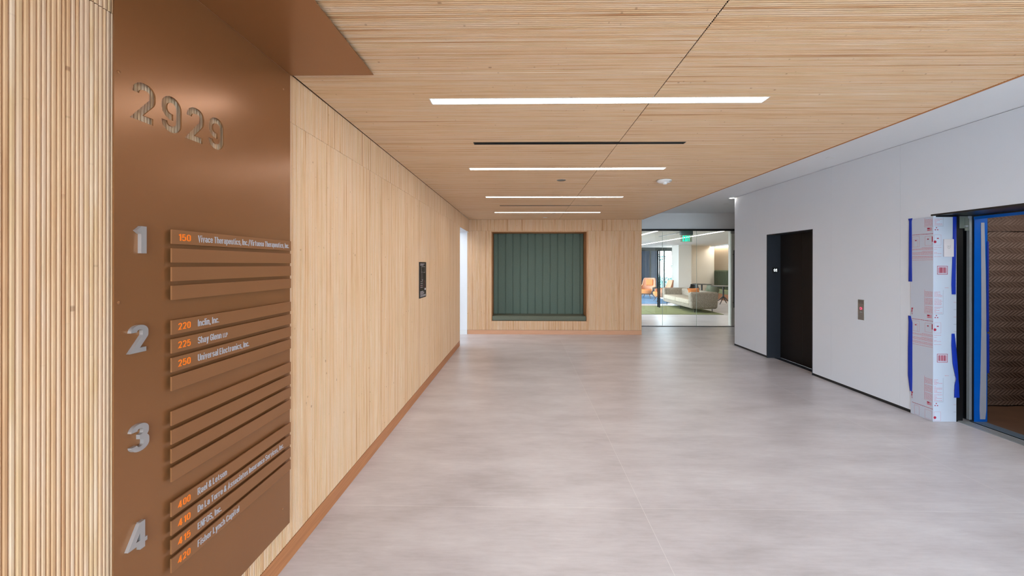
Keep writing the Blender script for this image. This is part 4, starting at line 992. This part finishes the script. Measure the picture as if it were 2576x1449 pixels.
for zc in (1.12, 0.22):     # large red letters running off the left edge
    text_into(crim, 'Y', (AX - 0.0002, 4.470, zc), (0, -1, 0), (0, 0, 1), 0.045, 0.6, 2.4, 1, 0.0004) if 'Y' in GL else None
    text_into(crim, 'L', (AX - 0.0002, 4.468, zc - 0.05), (0, -1, 0), (0, 0, 1), 0.022, 0.8, 2.4, 1, 0.0004)
    i0 = len(crim.v); crim.v += [(AX - 0.0006, 4.475, zc + 0.02), (AX - 0.0006, 4.452, zc + 0.02), (AX - 0.0006, 4.462, zc + 0.0), (AX - 0.0006, 4.462, zc - 0.025), (AX - 0.0006, 4.474, zc - 0.025), (AX - 0.0006, 4.470, zc)]; crim.f.append(tuple(range(i0, i0 + 6)))
for m_, nm, mt in ((red, 'red_lettering', 'red_ink'), (crim, 'bold_lettering', 'red_ink_dark'), (gry, 'grey_lettering', 'ink')): sub(m_, nm, M[mt], bd, fix=False)
cd = thing('card', 'small pale card with a hand-drawn mark taped high on the protective board', 'card', (4.31, BY, 1.75))
sub(MB().box(4.268, 4.364, BY - 0.014, BY - 0.003, 1.682, 1.862), 'card_sheet', M['card'], cd, bevel=0.003)
mb = MB(); text_into(mb, 'V', (4.308, BY - 0.0142, 1.777), (1, 0, 0), (0, 0, 1), 0.018, 1.0, 0.9, 1, 0.0004)
Lf, Rt = ribbon([(4.300, 1.80), (4.298, 1.785), (4.304, 1.768), (4.314, 1.764), (4.324, 1.775), (4.328, 1.795), (4.325, 1.803)], False, 0.0016); i0 = len(mb.v)
for a, b in zip(Lf, Rt): mb.v += [(a.x, BY - 0.0146, a.y), (b.x, BY - 0.0146, b.y)]
for k in range(6): q = i0 + 2 * k; mb.f.append((q, q + 1, q + 3, q + 2))
sub(mb, 'pen_mark', M['ink'], cd, fix=False)

def tape(pts, lb, wid):
    """pts: (centre point, direction across) along the strip"""
    mb = MB()
    for (c, ac, nr), w_ in zip(pts, wid):
        c, ac, nr = Vector(c), Vector(ac), Vector(nr)
        for s in (-1, -0.33, 0.33, 1): mb.v.append(tuple(c + ac * (s * w_ / 2) + nr * (0.0025 if abs(s) < .5 else 0.0)))
        for s in (1, -1): mb.v.append(tuple(c + ac * (s * w_ / 2) - nr * 0.001))
    for k in range(len(pts) - 1):
        a, b = 6 * k, 6 * (k + 1)
        for j in range(6): mb.f.append((a + j, a + (j + 1) % 6, b + (j + 1) % 6, b + j))
    mb.f.append(tuple(range(6))); mb.f.append(tuple(6 * (len(pts) - 1) + j for j in range(6))[::-1])
    o_ = mb.build('tape_strip', M['tape'], smooth=True); return tag(o_, lb, 'tape', 'blue tape strips on the protective board')
xa = AX - 0.003; aY, aX_ = (0, 1, 0), (1, 0, 0); nA, nB = (-1, 0, 0), (0, -1, 0)
tape([((xa, 4.485, z), aY, nA) for z in (2.10, 2.07, 1.9, 1.6, 1.42)], 'blue tape strip on the upper left edge of the protective board', (0.05, 0.030, 0.034, 0.036, 0.042))
tape([((xa, 4.482 + d, z), aY, nA) for z, d in ((1.05, .012), (0.98, 0), (0.7, .004), (0.4, .004), (0.24, -.006))], 'blue tape strip on the lower left edge of the protective board', (0.03, 0.044, 0.05, 0.05, 0.026))
yb = BY - 0.003
tape([((4.376 + d, yb, z), aX_, nB) for z, d in ((2.09, .006), (1.9, .006), (1.6, 0), (1.40, -.004), (1.30, -.002))], 'blue tape strip on the upper right edge of the protective board by the door track', (0.036, 0.036, 0.038, 0.044, 0.040))
tape([((4.368 + d, yb - e, z), aX_, nB) for z, d, e in ((0.90, 0, 0), (0.78, .004, .002), (0.60, .014, .006), (0.47, .030, .008), (0.44, .034, .008), (0.38, .032, .006), (0.25, .034, .004))], 'blue tape strip curling off the lower right edge of the protective board', (0.03, 0.046, 0.048, 0.03, 0.022, 0.042, 0.052))
def tape2(pts, lb, wid):
    o_ = tape(pts, lb, wid); o_['group'] = 'blue tape strips on the open elevator jamb'; return o_
tape2([((4.712, JY - 0.010, z), aX_, nB) for z in (1.84, 1.3, 0.92)], 'dark blue tape along the upper grey strip beside the blanket', (0.018, 0.020, 0.026))
tape2([((4.716, JY - 0.010, z), aX_, nB) for z in (0.90, 0.6, 0.50)], 'dark blue tape along the lower grey strip beside the blanket', (0.020, 0.024, 0.022))

# ------------------------------------------------------------------ OUTSIDE
gr = B('ground', M['paving'], (-40, 60, -40, 90, -0.45, -0.25)); struct(gr, 'pale paving outside the building', 'ground')
rnd = random.Random(5)
def leaves(mb, c, rad, n, sz):
    for _ in range(n):
        while True:
            p = Vector((rnd.uniform(-1, 1), rnd.uniform(-1, 1), rnd.uniform(-1, 1)))
            if 0.3 < p.length < 1: break
        p = Vector((p.x * rad[0], p.y * rad[1], p.z * rad[2])) + Vector(c)
        a = Vector((rnd.uniform(-1, 1), rnd.uniform(-1, 1), rnd.uniform(-1, 1))).normalized(); b = a.orthogonal().normalized()
        s = sz * rnd.uniform(.6, 1.3); mb.quad(p - a * s, p - b * s * .5, p + a * s, p + b * s * .5)
mb = MB()
for k in range(16): leaves(mb, (7.5 + k * 0.45, 29 + rnd.uniform(-.4, .4), 0.25), (0.6, 0.6, 0.65), 260, 0.09)
for k in range(16): mb.tube([(7.5 + k * .45, 29, -0.25), (7.5 + k * .45, 29, 0.4)], 0.03, 6)
hd = mb.build('hedge', M['leaf'], fix=False); tag(hd, 'low dark blue-green hedge outside the lounge window', 'hedge')
tr_ = thing('tree', 'slender tree with airy foliage outside the lounge window', 'tree', (11.9, 33, -0.25))
mb = MB().tube([(11.9, 33, -0.25), (11.95, 33, 1.6), (11.8, 33, 3.4)], 0.09, 10, 0.05)
for (x, z) in ((11.1, 2.0), (12.6, 2.6), (11.3, 3.2), (12.4, 3.6)): mb.tube([(11.9, 33, z - .7), ((11.9 + x) / 2, 33, z - .25), (x, 33, z)], 0.035, 7, 0.012)
sub(mb, 'trunk', M['bark'], tr_, smooth=True)
mb = MB()
for (x, z, r) in ((11.1, 2.1, .4), (12.6, 2.7, .45), (11.3, 3.3, .5), (12.4, 3.7, .5), (11.8, 4.0, .6), (12.0, 1.6, .35)): leaves(mb, (x, 33, z), (r, r, r * .7), 70, 0.09)
sub(mb, 'foliage', M['leaf'], tr_, fix=False)
